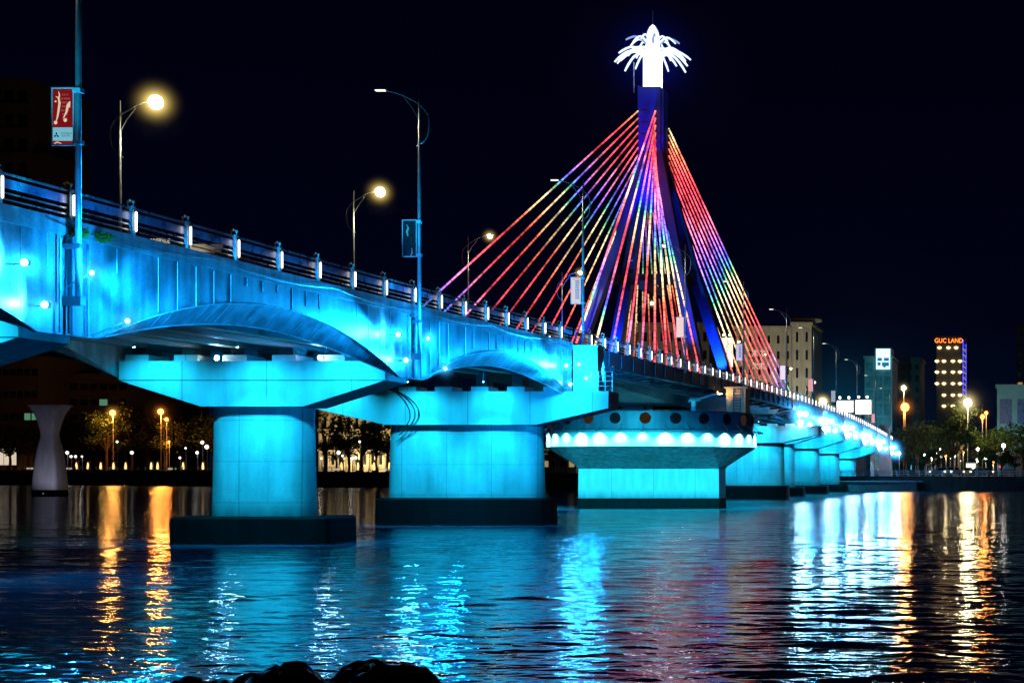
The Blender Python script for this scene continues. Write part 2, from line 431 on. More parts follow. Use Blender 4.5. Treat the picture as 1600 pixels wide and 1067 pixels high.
# rainbow cables
mc, N, L = new_mat('led_cable')
at = N.new('ShaderNodeAttribute'); at.attribute_name = 'run'
fr = N.new('ShaderNodeMath'); fr.operation = 'FRACT'; L.new(at.outputs['Fac'], fr.inputs[0])
cr = N.new('ShaderNodeValToRGB'); e = cr.color_ramp; e.interpolation = 'LINEAR'
PALE = .03
stops = [(0, (1, .60, .25)), (.10, (1, .16, .06)), (.26, (1, .03, .05)), (.46, (1, .05, .10)), (.58, (1, .20, .48)), (.66, (.40, .10, .85)), (.75, (.08, .12, 1)), (.80, (.10, .35, .75)), (.84, (.12, .60, .2)), (.90, (1, .75, .4)), (1.0, (1, .60, .25))]
stops = [(p, tuple(min(1, x*.93+PALE) for x in c)) for p, c in stops]
e.elements[0].position = 0; e.elements[0].color = (*stops[0][1], 1); e.elements[1].position = 1; e.elements[1].color = (*stops[-1][1], 1)
for p, c in stops[1:-1]:
    q = e.elements.new(p); q.color = (*c, 1)
L.new(fr.outputs[0], cr.inputs[0])
ml = N.new('ShaderNodeMath'); ml.operation = 'MULTIPLY'; ml.inputs[1].default_value = 29; L.new(at.outputs['Fac'], ml.inputs[0])
f2 = N.new('ShaderNodeMath'); f2.operation = 'FRACT'; L.new(ml.outputs[0], f2.inputs[0])
gt = N.new('ShaderNodeMath'); gt.operation = 'GREATER_THAN'; gt.inputs[1].default_value = .1; L.new(f2.outputs[0], gt.inputs[0])
nz = N.new('ShaderNodeTexNoise'); nz.inputs['Scale'].default_value = .35; g = N.new('ShaderNodeNewGeometry'); L.new(g.outputs['Position'], nz.inputs['Vector'])
mr = N.new('ShaderNodeMapRange'); mr.inputs[1].default_value = .35; mr.inputs[2].default_value = .65; mr.inputs[3].default_value = .4; mr.inputs[4].default_value = 1.7; L.new(nz.outputs[0], mr.inputs[0])
m3 = N.new('ShaderNodeMath'); m3.operation = 'MULTIPLY'; L.new(gt.outputs[0], m3.inputs[0]); L.new(mr.outputs[0], m3.inputs[1])
oi = N.new('ShaderNodeAttribute'); oi.attribute_name = 'gain'
m4 = N.new('ShaderNodeMath'); m4.operation = 'MULTIPLY'; L.new(m3.outputs[0], m4.inputs[0]); L.new(oi.outputs['Fac'], m4.inputs[1])
em = N.new('ShaderNodeEmission'); L.new(cr.outputs[0], em.inputs[0]); L.new(m4.outputs[0], em.inputs[1])
o = N.new('ShaderNodeOutputMaterial'); L.new(em.outputs[0], o.inputs[0])
def cable(top, bot, off, gain, r):
    m = MB(); K = 8; pts = [Vector(top).lerp(Vector(bot), i/K) for i in range(K+1)]
    ln = (Vector(top)-Vector(bot)).length
    m.tube(pts, r, 6)
    o = m.build('stay_cable', mc, sw)
    at = o.data.attributes.new('run', 'FLOAT', 'POINT'); ag = o.data.attributes.new('gain', 'FLOAT', 'POINT')
    for i in range(len(o.data.vertices)):
        t = (i//6)/K; at.data[i].value = off + t*ln/31.0; ag.data[i].value = gain*(1.0 if t < .6 else 1.0)
NC = 10
for sx, X in ((1, XN-.35), (-1, XF+.35)):
    for sy in (-1, 1):
        for i in range(NC):
            t = i/(NC-1)
            n = 45 + sy*(14.2 - 11.6*t)
            zt = (41.0 - 6.8*t) if sy < 0 else (39.7 - 6.4*t)
            xt = PX + (1.4 if sx > 0 else -1.25) if sy > 0 else PX + (.55 if sx > 0 else -1.25)
            yt = PY + sy*1.3
            jr = random.Random(i*13+sx*5+sy*3); jit = jr.uniform(-.07, .07); gj = jr.uniform(.7, 1.15)
            g = gj*{(-1, -1): 1.5, (1, -1): 2.6, (1, 1): 2.7, (-1, 1): .9}[(sx, sy)]
            cable((xt, yt, zt), (X, n*U, D(n)+.1), jit+(.0 if sy > 0 else .05)+i*.045*(1 if sx > 0 else 1.5), g, .082 if sx > 0 else .07)

# ------------------------------------------------------------------ piers
def rrect(cx, cy, hx, hy, r, z, seg=6):
    pts = []
    for qx, qy, a0 in ((1, 1, 0), (-1, 1, PI/2), (-1, -1, PI), (1, -1, 1.5*PI)):
        for k in range(seg+1):
            a = a0+PI/2*k/seg; pts.append((cx+qx*(hx-r)+r*math.cos(a), cy+qy*(hy-r)+r*math.sin(a), z))
    return pts
def pier(n, label, wide=False, foot=True, ztop=None):
    Y = n*U; cx = -39.2
    if not wide: cx = -39.45
    root = thing('bridge_pier', label, 'bridge pier', (cx, Y, 0), 'cyan-lit bridge piers standing in the river')
    top = D(n)-3.05 if not wide else D(n)-3.5
    if wide:
        ch, fh, ty = 10.2, 5.2, 1.5; z1 = top; z0 = top-2.3; ze = top-1.15; cw = 5.28; cb = 1.9; fhw = 5.8
    else:
        ch, fh, ty = 6.75, 2.6, 1.5; z1 = top; z0 = top-2.3; ze = top-.98; cw = 2.50; cb = 1.4; fhw = 4.05
    yf, yb = Y-ty, Y+ty
    prof = [(cx-ch, ze), (cx-fh, z0), (cx+fh, z0), (cx+ch, ze), (cx+ch, z1), (cx-ch, z1)]
    mb = MB(); mb.loft([[(x, yf, z) for x, z in prof], [(x, yb, z) for x, z in prof]]); cap = mb.build('pier_cap', M_capc, root)
    if not wide:
        mb = MB(); mb.box(cx-ch+.02, cx+ch-.02, yf-.012, yf+.02, ze-.02, ze+.02); mb.build('cap_joint', M_black, cap)
    mb = MB()
    mb.loft([rrect(cx, Y, cw+.12, 1.08, 1.0 if not wide else 1.0, cb), rrect(cx, Y, cw+.03, 1.06, 1.0 if not wide else 1.0, cb+3.0), rrect(cx, Y, cw, 1.04, .98 if not wide else 1.0, z0-.005)])
    mb.build('column', M_conc, root, smooth=True, auto=40)
    for i in range(6):
        x = -45.5+i*2.5
        mb = MB(); mb.box(x-.6, x+.6, yf+.4, yb-.4, z1+.004, z1+.34); pb = mb.build('bearing_block', M_capc, root)
        if n < 40:
            mb = MB(); mb.box(x-.35, x+.35, yf+.7, yb-.7, z1+.344, D(n)-2.34)
            mb.build('bearing_pad', M_black, pb)
    mb = MB(); fz = cb+.0
    A = []
    for z, g in ((-1.5, .0), (cb-1.0, .0), (cb-.12, -.02), (cb, -.12)):
        A.append(rrect(cx, Y, fhw+g, 1.95+g, .25, z, 3))
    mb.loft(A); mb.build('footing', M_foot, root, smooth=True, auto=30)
    return root
pier(14.35, 'nearest bridge pier, only the lit right tip of its cap showing at the left edge')
p1 = pier(22.3, 'bridge pier with narrow rounded column and hammerhead cap, the whole one nearest the viewer')
p2 = pier(30.15, 'wide bridge pier with broad column left of the round turntable pier', True)
p4 = pier(59.8, 'wide bridge pier partly hidden right behind the round turntable pier', True)
fl = ['first slim lit pier right of the wide pier behind the turntable', 'second slim lit pier right of the turntable, in the receding row',
      'third slim lit pier in the receding row on the right', 'fourth slim pier, beside the riverbank railing at the far end']
for i, n in enumerate((68, 76, 84, 92)): pier(n, fl[i])
mb = MB()
for x0, w in ((-31.9, 1.7),):
    for n in (30.45,):
        z = D(n)-3.5
        mb.box(x0, x0+w, n*U-.9, n*U+.9, z+.004, D(n)-.35); mb.box(x0-.1, x0+w+.08, n*U-1.0, n*U+1.0, D(n)-.35, D(n)-.2)
t = mb.build('end_pillar', M_capc, p2)
# platform railing on the wide pier cap
mb = MB(); z = D(30.15)-3.5
for x in frange(-30.2, -28.75, .48): mb.box(x-.025, x+.025, 30.15*U-1.45, 30.15*U-1.4, z, z+1.35)
for q in (.35, .7, 1.05, 1.35): mb.tube([(-31.4, 30.15*U-1.43, z+q), (-28.7, 30.15*U-1.43, z+q), (-28.7, 30.15*U+1.4, z+q)], .022, 5)
tag(mb.build('platform_railing', M_steel, None, (-30, 30.15*U, z)), 'thin steel railing on the right end of the wide pier cap', 'railing')
# hanging loops of cable on pier 2
hc = thing('hanging_cable', 'black cable loops hanging down the face of the wide pier cap', 'cable', (-42.5, 30.15*U-1.5, 8))
for k, (e, dp) in enumerate(((0, 2.9), (.35, 3.05), (.62, 2.75))):
    yy = 30.15*U-1.56-.03*k; zt = D(30.15)-3.45
    mb = MB(); mb.tube(smooth_pts([(-44.6+e*.3, yy, zt+.25), (-43.6+e*.5, yy, zt-.15), (-42.9+e, yy, zt-.9), (-42.65+e, yy, zt-1.7), (-42.9+e*.7, yy, zt-2.4), (-43.5+e*.3, yy, zt-dp)]), .035, 5)
    mb.build('cable_loop', M_cable, hc)

# ------------------------------------------------------------------ round turntable pier
tp = thing('turntable_pier', 'round turntable pier with white-hot ring of lights and portholes under the pylon', 'bridge pier', (PX, PY, 0))
R = 10.7
def circ(r, z, seg=48): return [(PX+r*math.cos(2*PI*k/seg+PI/4), PY+r*math.sin(2*PI*k/seg+PI/4), z) for k in range(seg)]
def sqr(h, z, seg=48):
    out = []
    for k in range(seg):
        a = 2*PI*k/seg+PI/4; c, s = math.cos(a), math.sin(a); m = max(abs(c), abs(s)); out.append((PX+h*c/m, PY+h*s/m, z))
    return out
mb = MB(); mb.loft([circ(R-.35, 7.75), circ(R-.35, 9.75)], True, True); upper = mb.build('upper_ring', surf('ring_paint', (.06, .10, .15), .5, var=.35, scale=.6, streak=.4), tp, smooth=True, auto=30)
mb = MB(); mb.loft([circ(R, 6.25), circ(R, 7.6), circ(R-.2, 7.746)], True, True); mb.build('drum', M_capc, tp, smooth=True, auto=30)
def rct(hx, hy, z, seg=48):
    out = []
    for k in range(seg):
        a = 2*PI*k/seg+PI/4; c, s_ = math.cos(a), math.sin(a); m = max(abs(c), abs(s_)); out.append((PX+hx*c/m, PY+hy*s_/m, z))
    return out
mb = MB(); mb.loft([rct(7.25, 2.0, 4.05), circ(R-.02, 6.245)], True, True); mb.build('cone', M_cone, tp)
mb = MB(); mb.loft([rct(7.25, 2.0, 1.02), rct(7.23, 1.98, 4.045)], True, True); mb.build('shaft', M_capc, tp)
mb = MB(); mb.loft([rct(7.26, 2.02, -2), rct(7.3, 2.05, .9), rct(7.26, 2.01, 1.016)], True, True); mb.build('stained_base', M_foot, tp)
mb = MB(); 
for z, r in ((9.78, R-.3),): mb.loft([circ(r, z-.1), circ(r, z), circ(r-.3, z), circ(r-.3, z-.1)], True, False)
mb.build('ring_rim', M_darkg, tp)
for k in range(22):          # portholes all around
    a = -PI/2 + (k-.5)*2*PI/22 + .0
    cx, cy = PX+(R-.33)*math.cos(a), PY+(R-.33)*math.sin(a)
    m = MB(); rr = []
    t = Vector((-math.sin(a), math.cos(a), 0)); nrm = Vector((math.cos(a), math.sin(a), 0))
    for d_, r_ in ((-.1, .56), (.04, .56), (.04, .48), (.0, .48)):
        rr.append([Vector((cx, cy, 9.02)) + nrm*d_ + t*r_*math.cos(2*PI*j/18) + Vector((0, 0, r_*math.sin(2*PI*j/18))) for j in range(18)])
    m.loft(rr); m.build('porthole', E_port if k % 4 == 1 else M_port, tp)
mb = MB()                    # lamp ledge rail
ang = [-PI+ (i+.5)*PI*1.3/20 - .45 for i in range(20)]
mb.tube([(PX+(R+.5)*math.cos(a), PY+(R+.5)*math.sin(a), 7.82) for a in frange(-PI-.35, .35, .12)], .05, 5)
for a in ang: mb.tube([(PX+(R-.3)*math.cos(a), PY+(R-.3)*math.sin(a), 8.5), (PX+(R+.5)*math.cos(a), PY+(R+.5)*math.sin(a), 7.82)], .03, 4)
mb.build('lamp_rail', M_steel, tp)

# machinery, ladder and cabin on the turntable
mach = thing('machine_housing', 'amber-lit machine housing with ladder on the right rim of the turntable', 'machine housing', (-30.2, 180, 9.8))
mb = MB(); mb.box(-31.2, -29.2, 178, 180.5, 9.8, 12.3); mb.box(-31.4, -29.0, 177.8, 180.7, 12.3, 12.5); mb.build('housing', surf('housing_paint', (.5, .36, .2), .6, var=.3, scale=1.5), mach)
mb = MB()
for z in frange(9.9, 12.2, .28): mb.box(-30.4, -29.75, 177.86, 177.92, z, z+.06)
mb.box(-30.46, -30.4, 177.85, 177.93, 9.8, 12.5); mb.box(-29.75, -29.69, 177.85, 177.93, 9.8, 12.5); mb.build('ladder', M_black, mach)
arm = thing('service_crane', 'pale articulated crane arm lying under the deck on the turntable', 'crane', (-33.5, 176, 9.8))
mb = MB(); mb.tube([(-31.4, 177, 11.7), (-32.3, 176.6, 11.6), (-33.6, 176, 11.15), (-34.6, 175.6, 11.2)], [.09, .12, .12, .1], 6); mb.build('boom', M_white, arm)
mb = MB(); mb.ball((-34.5, 175.5, 11.1), .32, 8); mb.box(-34.9, -33.4, 175.2, 176, 10.9, 11.12); mb.box(-34.3, -33.9, 175.4, 175.8, 9.8, 10.9); mb.build('boom_base', M_white, arm)
mb = MB()
rr = random.Random(4)
for k in range(16):
    x = PX-8.5+rr.random()*16; y = PY-6+rr.random()*8; mb.box(x-.3-rr.random()*.7, x+.4+rr.random(), y-.5, y+.5, 9.76, 10.2+rr.random()*.8)
tag(mb.build('turntable_machinery', M_darkg, None, (PX, PY, 9.8)), 'dark machinery between the turntable ring and the deck', 'machinery')

# ------------------------------------------------------------------ railings
postm = MB(); postm.box(-.02, .1, -.07, .07, 0, 1.0); postm.box(-.06, .14, -.1, .1, -.0, .1); postm.box(-.06, .14, -.1, .1, .96, 1.02)
platem = MB(); platem.box(-.16, -.1, -.05, .05, 0, .95)
for z in (.12, .34, .56, .78): platem.box(-.22, -.1, -.06, .06, z, z+.13)
tubem = MB(); tubem.lathe((.2, 0, .12), [(.025, 0), (.037, .04), (.037, .66), (.025, .7)], 10)
finm = MB()
for x in (-.1, .1): finm.ball((x, 0, 1.16), .055, 6); finm.tube([(x, 0, 1.0), (x, 0, 1.12)], .02, 5)
finm.ball((-.02, 0, 1.22), .05, 6)
def proto(mbx, name, mat):
    o = mbx.build(name, mat, None, (0, 0, 0)); me = o.data; bpy.data.objects.remove(o); return me
ME_post, ME_plate, ME_tube, ME_fin = proto(postm, 'post', M_post), proto(platem, 'plate', M_plate), proto(tubem, 'light_tube', E_tube), proto(finm, 'finial', M_gold)
def inst(name, me, parent, loc):
    o = bpy.data.objects.new(name, me); col.objects.link(o); o.parent = parent; o.location = loc; return o
def railing(a, b, n0, X, near, label):
    root = thing('railing', label, 'railing', (X, a*U, 0), 'steel railings along the bridge deck')
    ns = frange(a, b, .5); s = 1 if near else -1
    def rail(name, lo, hi, w, mat):
        m = MB(); strip(m, ns, X-w, X+w, lo, hi); m.build(name, mat, root)
    rail('top_rail', .92, .99, .04, M_rail); rail('blue_band', .52, .80, .03, M_band)
    for z in (.14, .34): rail('lower_rail', z, z+.045, .022, M_rail)
    n = n0
    while n < b:
        if n > a:
            zl = D(n)
            p = inst('post', ME_post, root, (0, (n-a)*U, zl))
            if near:
                inst('plate', ME_plate, p, (0, 0, 0)); inst('light_tube', ME_tube, p, (0, 0, 0)); inst('finial', ME_fin, p, (0, 0, 0))
            elif n < 45: inst('plate', ME_plate, p, (0, 0, 0))
        n += 1
    return root
XR = XN-.02
railing(8.2, 30.2, 9.36, XR, True, 'near-side railing over the scalloped fascia at the left')
railing(30.4, 59.6, 31.36, XR, True, 'near-side railing of the cable-stayed span, in the middle')
railing(59.95, 100.5, 60.36, XR, True, 'near-side railing of the distant approach span, at the right')
railing(8.2, 30.2, 9.36, XF+.1, False, 'far-side railing seen behind the near approach railing')
railing(30.4, 59.6, 31.36, XF+.1, False, 'far-side railing behind the stay cables')
railing(59.95, 100.5, 60.36, XF+.1, False, 'far-side railing of the distant approach span')
# sagging service cable along the fascia
mb = MB(); n = 14.0; pts = []
while n < 30:
    pts.append((XN+.12, n*U, D(n)-.16-.26*abs(math.sin((n-14)*PI/2.9))**.8)); n += .15
mb.tube(pts, .014, 5); tag(mb.build('sagging_cable', M_cable, None, (XN, 88, 12)), 'thin dark cable sagging in loops along the near kerb', 'cable')

# ------------------------------------------------------------------ lights
def aim(o, d):
    o.rotation_euler = Vector(d).to_track_quat('-Z', 'Y').to_euler()
def spot(parent, loc, d, W, c, ang=100, blend=.6, r=.12, name='flood_beam'):
    l = bpy.data.lights.new(name, 'SPOT'); l.energy = W; l.color = c; l.spot_size = math.radians(ang); l.spot_blend = blend; l.shadow_soft_size = r
    o = bpy.data.objects.new(name, l); col.objects.link(o)
    org = parent['_org'] if parent is not None else (0, 0, 0)
    o.parent = parent; o.location = Vector(loc)-Vector(org); aim(o, d); return o
def flood(name, label, loc, d, W, c, lens, ang=100, size=.16, group=None, arm_to=None, off=.25, blend=.85):
    loc = Vector(loc); d = Vector(d).normalized()
    r = thing(name, label, 'floodlight', loc, group)
    side = d.cross(Vector((0, 0, 1))); side.normalize(); up = side.cross(d)
    def P8(a, b, c0, c1, e0, e1):
        out = []
        for (f, e) in ((c0, e0), (c1, e1)):
            pass
        return [loc + side*x*a + up*z*b + d*y for (y) in (c0,) for (x, z) in ((-1, -1), (1, -1), (1, 1), (-1, 1))] + [loc + side*x*a*e1 + up*z*b*e1 + d*y for (y) in (c1,) for (x, z) in ((-1, -1), (1, -1), (1, 1), (-1, 1))]
    m = MB(); m.hexa(P8(size*.7, size*.6, -size*1.1, -.01, 1, 1.35)); m.build('housing', M_black, r)
    m = MB(); m.ball(loc+d*.02, size*.85, 8); m.build('lens', lens, r, smooth=True)
    if arm_to is not None:
        m = MB(); m.tube([loc-d*size, Vector(arm_to)], .03, 5); m.build('bracket_arm', M_steel, r)
    if W: spot(r, loc+d*off, d, W, c, ang, blend, .1)
    LAST[0] = r
    return r
CY = (.02, .40, 1.0); CYB = (.003, .33, 1.0); CYG = (.008, .60, 1.0)
GF = 'floodlights on the bridge fascia'
LAST = [None]
halo = []       # (centre, radius, colour, strength)
ords = {14.35: 'leftmost lamp post', 22.35: 'second lamp post from the left', 30.15: 'end of the near fascia',
        60: 'start of the distant fascia', 68: 'first distant fascia foot', 76: 'second distant fascia foot', 84: 'third distant fascia foot', 92: 'fourth distant fascia foot', 99.6: 'end of the distant fascia'}
for v in (14.35, 22.35, 30.15, 60, 68, 76, 84, 92, 99.6):
    far = v > 40; z = D(v)-3.85
    lens = E_cyanfar if far else E_cyan
    sc_ = 1.0 if not far else 3.2
    W = 1.0 if not far else 1.6
    if v != 30.15:
        Rl = [((XN+.9, (v-.05)*U, z+2.05), 'upper'), ((XN+1.25, (v+.35)*U, z+.6), 'lower')]
    else:
        Rl = [((XN+.9, (v+.02)*U-1.6, z+2.2), 'upper'), ((XN+1.4, (v+.02)*U-1.6, z+1.25), 'lower')]
    for loc, w in Rl:
        flood('floodlight', '%s right-hand cyan floodlight at the %s' % (w, ords[v]), loc, (.45, -1, -.05), 0, CYB, lens, 110, .09*(sc_ if not far else 1.3*sc_), GF, (XN, loc[1], loc[2]-.5), off=.3)
        spot(LAST[0], Vector(loc)+Vector((-.1, .35, 0)), (-.35, 1, -.02), 520*W, CYB, 165, 1, .1)
        pt = bpy.data.lights.new('wash_fill', 'POINT'); pt.energy = 750*W; pt.color = CYB; pt.shadow_soft_size = .12; po = bpy.data.objects.new('wash_fill', pt); col.objects.link(po); po.parent = LAST[0]; po.location = (.35, -.35, .2)  # added point fill for an even wash on the fascia
        fl_ = bpy.data.objects[-1] if False else LAST[0]
        if v < 28 or far: spot(fl_, Vector(loc)+Vector((-.1, .3, 0)), (-.10, 1, .02 if w == 'upper' else .10), (21000 if not far else 15000), CYB, 38, 1, .12)  # extra narrow beam added to carry the wash to midspan
        halo.append((Vector(loc), 1.1 if not far else 3.6, (.06, .45, 1.0), 5.0 if not far else 5))
    for loc, w in (((XN+.55, (v-.85)*U, z+2.0), 'upper'), ((XN+.5, (v-.55)*U, z+.8), 'lower')):
        flood('floodlight', '%s left-hand cyan floodlight grazing the wall at the %s' % (w, ords[v]), loc, (-.30, -1, .05 if w == 'upper' else .16), 600*W*(2.2 if v < 15 else 1), CY, lens, 165, .13*sc_, GF, (XN, loc[1]+.4, loc[2]), off=.22)
        spot(LAST[0], Vector(loc)+Vector((.1, -.3, 0)), (-.055, -1, .03 if w == 'upper' else .12), (22000 if not far else 15000)*(1.8 if v < 15 else 1), CYB, 38, 1, .12)  # narrow beam added so the leftward wash reaches midspan too
        if w == 'upper' and not far: spot(LAST[0], Vector(loc)+Vector((0, -.3, .3)), (-.0, 2.6, 6.8), 3500, CYG, 36, .8, .1)  # upward beam added to brighten the pole and banner
        halo.append((Vector(loc), 1.1 if not far else 3.6, (.06, .45, 1.0), 5.0 if not far else 5))
    if v < 14.4:
        pass
# floods in front of each pier (hung from the girders, aimed down at cap and column)
GP = 'floodlights under the deck facing the piers'
for n, lab, wide in ((14.35, 'leftmost pier', 0), (22.3, 'nearest whole pier', 0), (30.15, 'wide pier', 1), (59.8, 'wide pier behind the turntable', 1), (68, 'first slim far pier', 0), (76, 'second slim far pier', 0), (84, 'third slim far pier', 0), (92, 'fourth slim far pier', 0)):
    capz = D(n)-3.05 if not wide else D(n)-3.5
    xs = (-4.9, .2, 4.6) if not wide else (-8.2, -2.7, 2.4, 7.6)
    for i, x in enumerate(xs):
        loc = (-39.2+x, n*U-1.5-2.6, capz+.55)
        Wp = 1350
        if i in (1, 2):
            pass
        flood('pier_floodlight', '%s small floodlight under the deck before the %s' % (['first', 'second', 'third', 'fourth'][i], lab), loc, (-.02*x, 2.6, -3.2 if i % 2 == 0 else -3.9), Wp, CYG, E_cyan, 122, .07, GP, (loc[0], loc[1], D(n)-2.3), off=.2, blend=.9)
        if i == 1 or (wide and i == 2):
            spot(LAST[0], Vector(loc)+Vector((0, -.25, -.25)), (-.25*(x-.2)/3 if wide else 0, 2.4, -6.2), 5200, CYG, 74, 1, .1)
# small lamps on top of the nearest whole cap
for i, px in enumerate((339, 500)):
    q = P(px, 559, 22.3*U-1.2)
    flood('cap_lamp', ['left', 'right'][i]+' small cyan lamp on top of the nearest whole pier cap', q, (0, -1, -.1), 60, CYB, E_capl, 130, .13, 'small lamps on the pier cap', (q.x, q.y+.4, q.z-.2))
    halo.append((q, .8, (0, .45, 1), 2.2))
# turntable ring lamps
for i, a in enumerate(ang):
    loc = (PX+(R+.52)*math.cos(a), PY+(R+.52)*math.sin(a), 7.75)
    r = thing('ring_lamp', 'small downlight number %d from the left on the turntable ring' % (i+1), 'downlight', loc, 'downlights around the turntable')
    r['label'] = 'small downlight on the turntable ring'
    m = MB(); m.box(loc[0]-.14, loc[0]+.14, loc[1]-.12, loc[1]+.12, loc[2]-.02, loc[2]+.14); m.build('housing', M_black, r)
    W = 200*(.45+1.3*((i*37) % 10)/10)
    spot(r, (loc[0], loc[1], loc[2]-.05), (-math.cos(a)*.35, -math.sin(a)*.35, -1), W*8, (.16, .85, 1), 125, .9, .06)
# strong unseen flood added on the back of the wide pier towards the turntable shaft
for x, i in ((-43.5, 0), (-35.5, 1)):
    flood('pier_floodlight', ['left', 'right'][i]+' strong unseen floodlight added on the back of the wide pier aimed at the turntable', (x, 30.15*U+3.0, 3.4), (PX-x, PY-4-30.15*U-3, -.9), 110000, (.02, .80, 1.0), E_cyan, 24, .15, GP, None, off=.3, blend=.7)
fb = flood('floodlight', 'grey floodlight box on the platform railing of the wide pier', (-29.0, 30.15*U-.3, D(30.15)-1.9), (-.22, 1, -.02), 60000, CYB, E_dimw, 50, .22, None, (-28.7, 30.15*U-.3, D(30.15)-2.3))

# pylon blue floods
for sx, sy in ((-1, -1), (1, -1), (-1, 1), (1, 1)):
    x, y = PX+sx*6.2, PY+sy*8.2-2.6
    flood('pylon_floodlight', 'blue floodlight at the foot of the %s %s pylon leg' % ('right' if sx > 0 else 'left', 'front' if sy < 0 else 'rear'), (x, y, base_z+.3), (-sx*.35, .62, 2.0), 16000, (.005, .07, 1.0), E_blue, 60, .14, 'blue floodlights around the pylon foot', None, off=.25)
flood('pylon_floodlight', 'blue floodlight on the pylon crossbeam lighting the upper column', (PX-1.0, PY-5.2, 25), (.1, .42, 2.0), 38000, (.003, .012, 1.0), E_blue, 44, .14, 'blue floodlights around the pylon foot', None)
# machine amber
flood('work_lamp', 'amber work lamp beside the machine housing ladder', (-31.9, 176.6, 11.95), (.5, .6, -.45), 420, (1, .6, .22), E_amber, 140, .09, None, None)
# palm light spill
lp = bpy.data.lights.new('palm_glow', 'POINT'); lp.energy = 300; lp.color = (.5, .6, 1); lp.shadow_soft_size = .8
lo_ = bpy.data.objects.new('palm_glow', lp); col.objects.link(lo_); lo_.location = (PX, PY-2.2, tz+2.5)
halo.append((Vector((PX, PY, tz+3.2)), 11, (.02, .04, 1.0), .05))
halo.append((P(1310, 645, 320), 34, (.0, .30, .55), .012))  # broad teal glow painted into the air at the far bridge end

# ------------------------------------------------------------------ street lamps
def lamp_post(x, y, z0, zt, side, lens, W, label, name='street_lamp', c=(1, .86, .55), wall=False, rad=.1, arm=2.0, bulb=.0, group='street lamps along the bridge deck', hz=0):
    """side: direction of the arm along x. zt: height of the pole tip"""
    r = thing(name, label, 'street lamp', (x, y, z0), group)
    m = MB(); m.tube([(x, y, z0), (x, y, z0+(zt-z0)*.6), (x, y, zt)], [rad, rad*.85, rad*.45], 10); m.build('pole', M_steel, r, smooth=True)
    za = zt-.75
    pts = [(x+side*.35*0, y, za-2.0)]
    pts = [(x+side*.15, y, zt-2.9), (x-side*.32, y, zt-2.55), (x-side*.5, y, zt-1.9), (x-side*.42, y, zt-1.25), (x, y, zt-.75), (x+side*.55, y, zt-.42), (x+side*(arm*.62), y, zt-.18), (x+side*arm, y, zt-.02)]
    m = MB(); m.tube(smooth_pts(pts, 4), .035, 6); m.tube([(x, y, zt-1.6), (x+side*.35, y, zt-.95), (x+side*.8, y, zt-.36)], .025, 5)
    m.build('arm', M_steel, r)
    hx = x+side*(arm+.25)
    m = MB(); m.loft([[(hx-.32*s_*side, y-.0+w*.14*q, zt+h) for w, h in ((-1, 0), (1, 0), (.7, .1), (-.7, .1))] for s_, q in ((1, .5), (.0, 1.0), (-1.0, .6))]); m.build('lamp_head', M_steel, r)
    m = MB()
    if bulb: m.ball((hx+.02*side, y, zt-.08), bulb, 10)
    else: m.box(hx-.26, hx+.26, y-.10, y+.10, zt-.05, zt-.004)
    m.build('lamp_lens', lens, r, smooth=bool(bulb))
    if W: spot(r, (hx, y, zt-.1-bulb), (0, 0, -1), W, c, 150, .5, .1)
    if wall:
        for a_, h_ in ((.16, -.28), (.1, 1.6)): MB().box(XN+.03, x+a_, y-a_, y+a_, z0+h_, z0+h_+(.3 if h_ < 0 else .15)).build('wall_bracket', M_gird, r)
    if hz: halo.append((Vector((hx, y, zt-.1)), hz*.85, (1.0, .70, .18), 6.0))
    return r
near_n = [14.29, 22.28, 30.46, 39.95, 48.1, 56.6, 63.8, 71.2, 79.8, 89.4, 98.5]
nl = ['tall lamp post at the far left carrying the red banner', 'lamp post with unlit arm carrying the dark framed banner', 'lamp post on the end pillar carrying the first white banner',
      'lamp post in front of the stay cables with the pinkish white banner', 'lamp post right of the pylon legs with the pale violet banner', 'lamp post beyond the last cables with the narrow white banner',
      'lamp post beside the pink banner near the bridge end', 'lamp post left of the white billboards', 'lamp post right behind the billboards', 'second last lamp post with small pink banner', 'last near-side lamp post at the bridge end']
for i, n in enumerate(near_n):
    x = -31.45 if n > 30 and n < 31.5 or n < 30 else XN+.15
    zt = D(n)+11.0+(.5 if n > 30 else 0)
    z0 = D(n)-2.6 if n < 30 else D(n)-.3
    lit = i in (3,)
    lamp_post(x, n*U, z0, zt, -1, E_dimw if i != 3 else E_white, 500, nl[i], wall=n < 30, rad=.105, arm=1.75, bulb=.13 if i == 3 else 0)
far_n = [22.1, 29.74, 35.8, 43.0, 51.2, 60.2, 66.5, 73, 81, 90]
fl2 = ['lit lamp post with the largest yellow glare, left on the far side', 'lit lamp post with yellow glare behind the middle of the approach', 'lit lamp post in front of the outermost left cables', 'lit lamp post left of the white banner by the cables',
       'lit lamp post between the pylon legs', 'lit lamp post behind the right pylon legs', 'lit far-side lamp post near the cream building', 'lit far-side lamp post before the billboards', 'lit far-side lamp post near the bridge end', 'last lit far-side lamp post']
for i, n in enumerate(far_n):
    big = i < 2
    lamp_post(XF-.05, n*U, D(n)-.3, D(n)+10.3+(.0), 1, E_warm, 1500 if i < 2 else 550, fl2[i], rad=.09, arm=1.55, bulb=[.36, .33, .19, .2, .18, .18, .16, .16, .15, .15][i], hz=[2.3, 2.0, 1.3, 1.3, 1.2, 1.2, 1.1, 1.1, 1.1, 1.1][i], group='lit street lamps on the far side of the deck')
# strong yellow lamp at the bridge's right end
q = P(1285, 628, 300)
lamp_post(q.x-1.6, q.y, D(75)-.2, q.z+.1, 1, E_warm, 2500, 'strong yellow lamp at the start of the white billboards', rad=.09, arm=1.4, bulb=.62, hz=3.4)

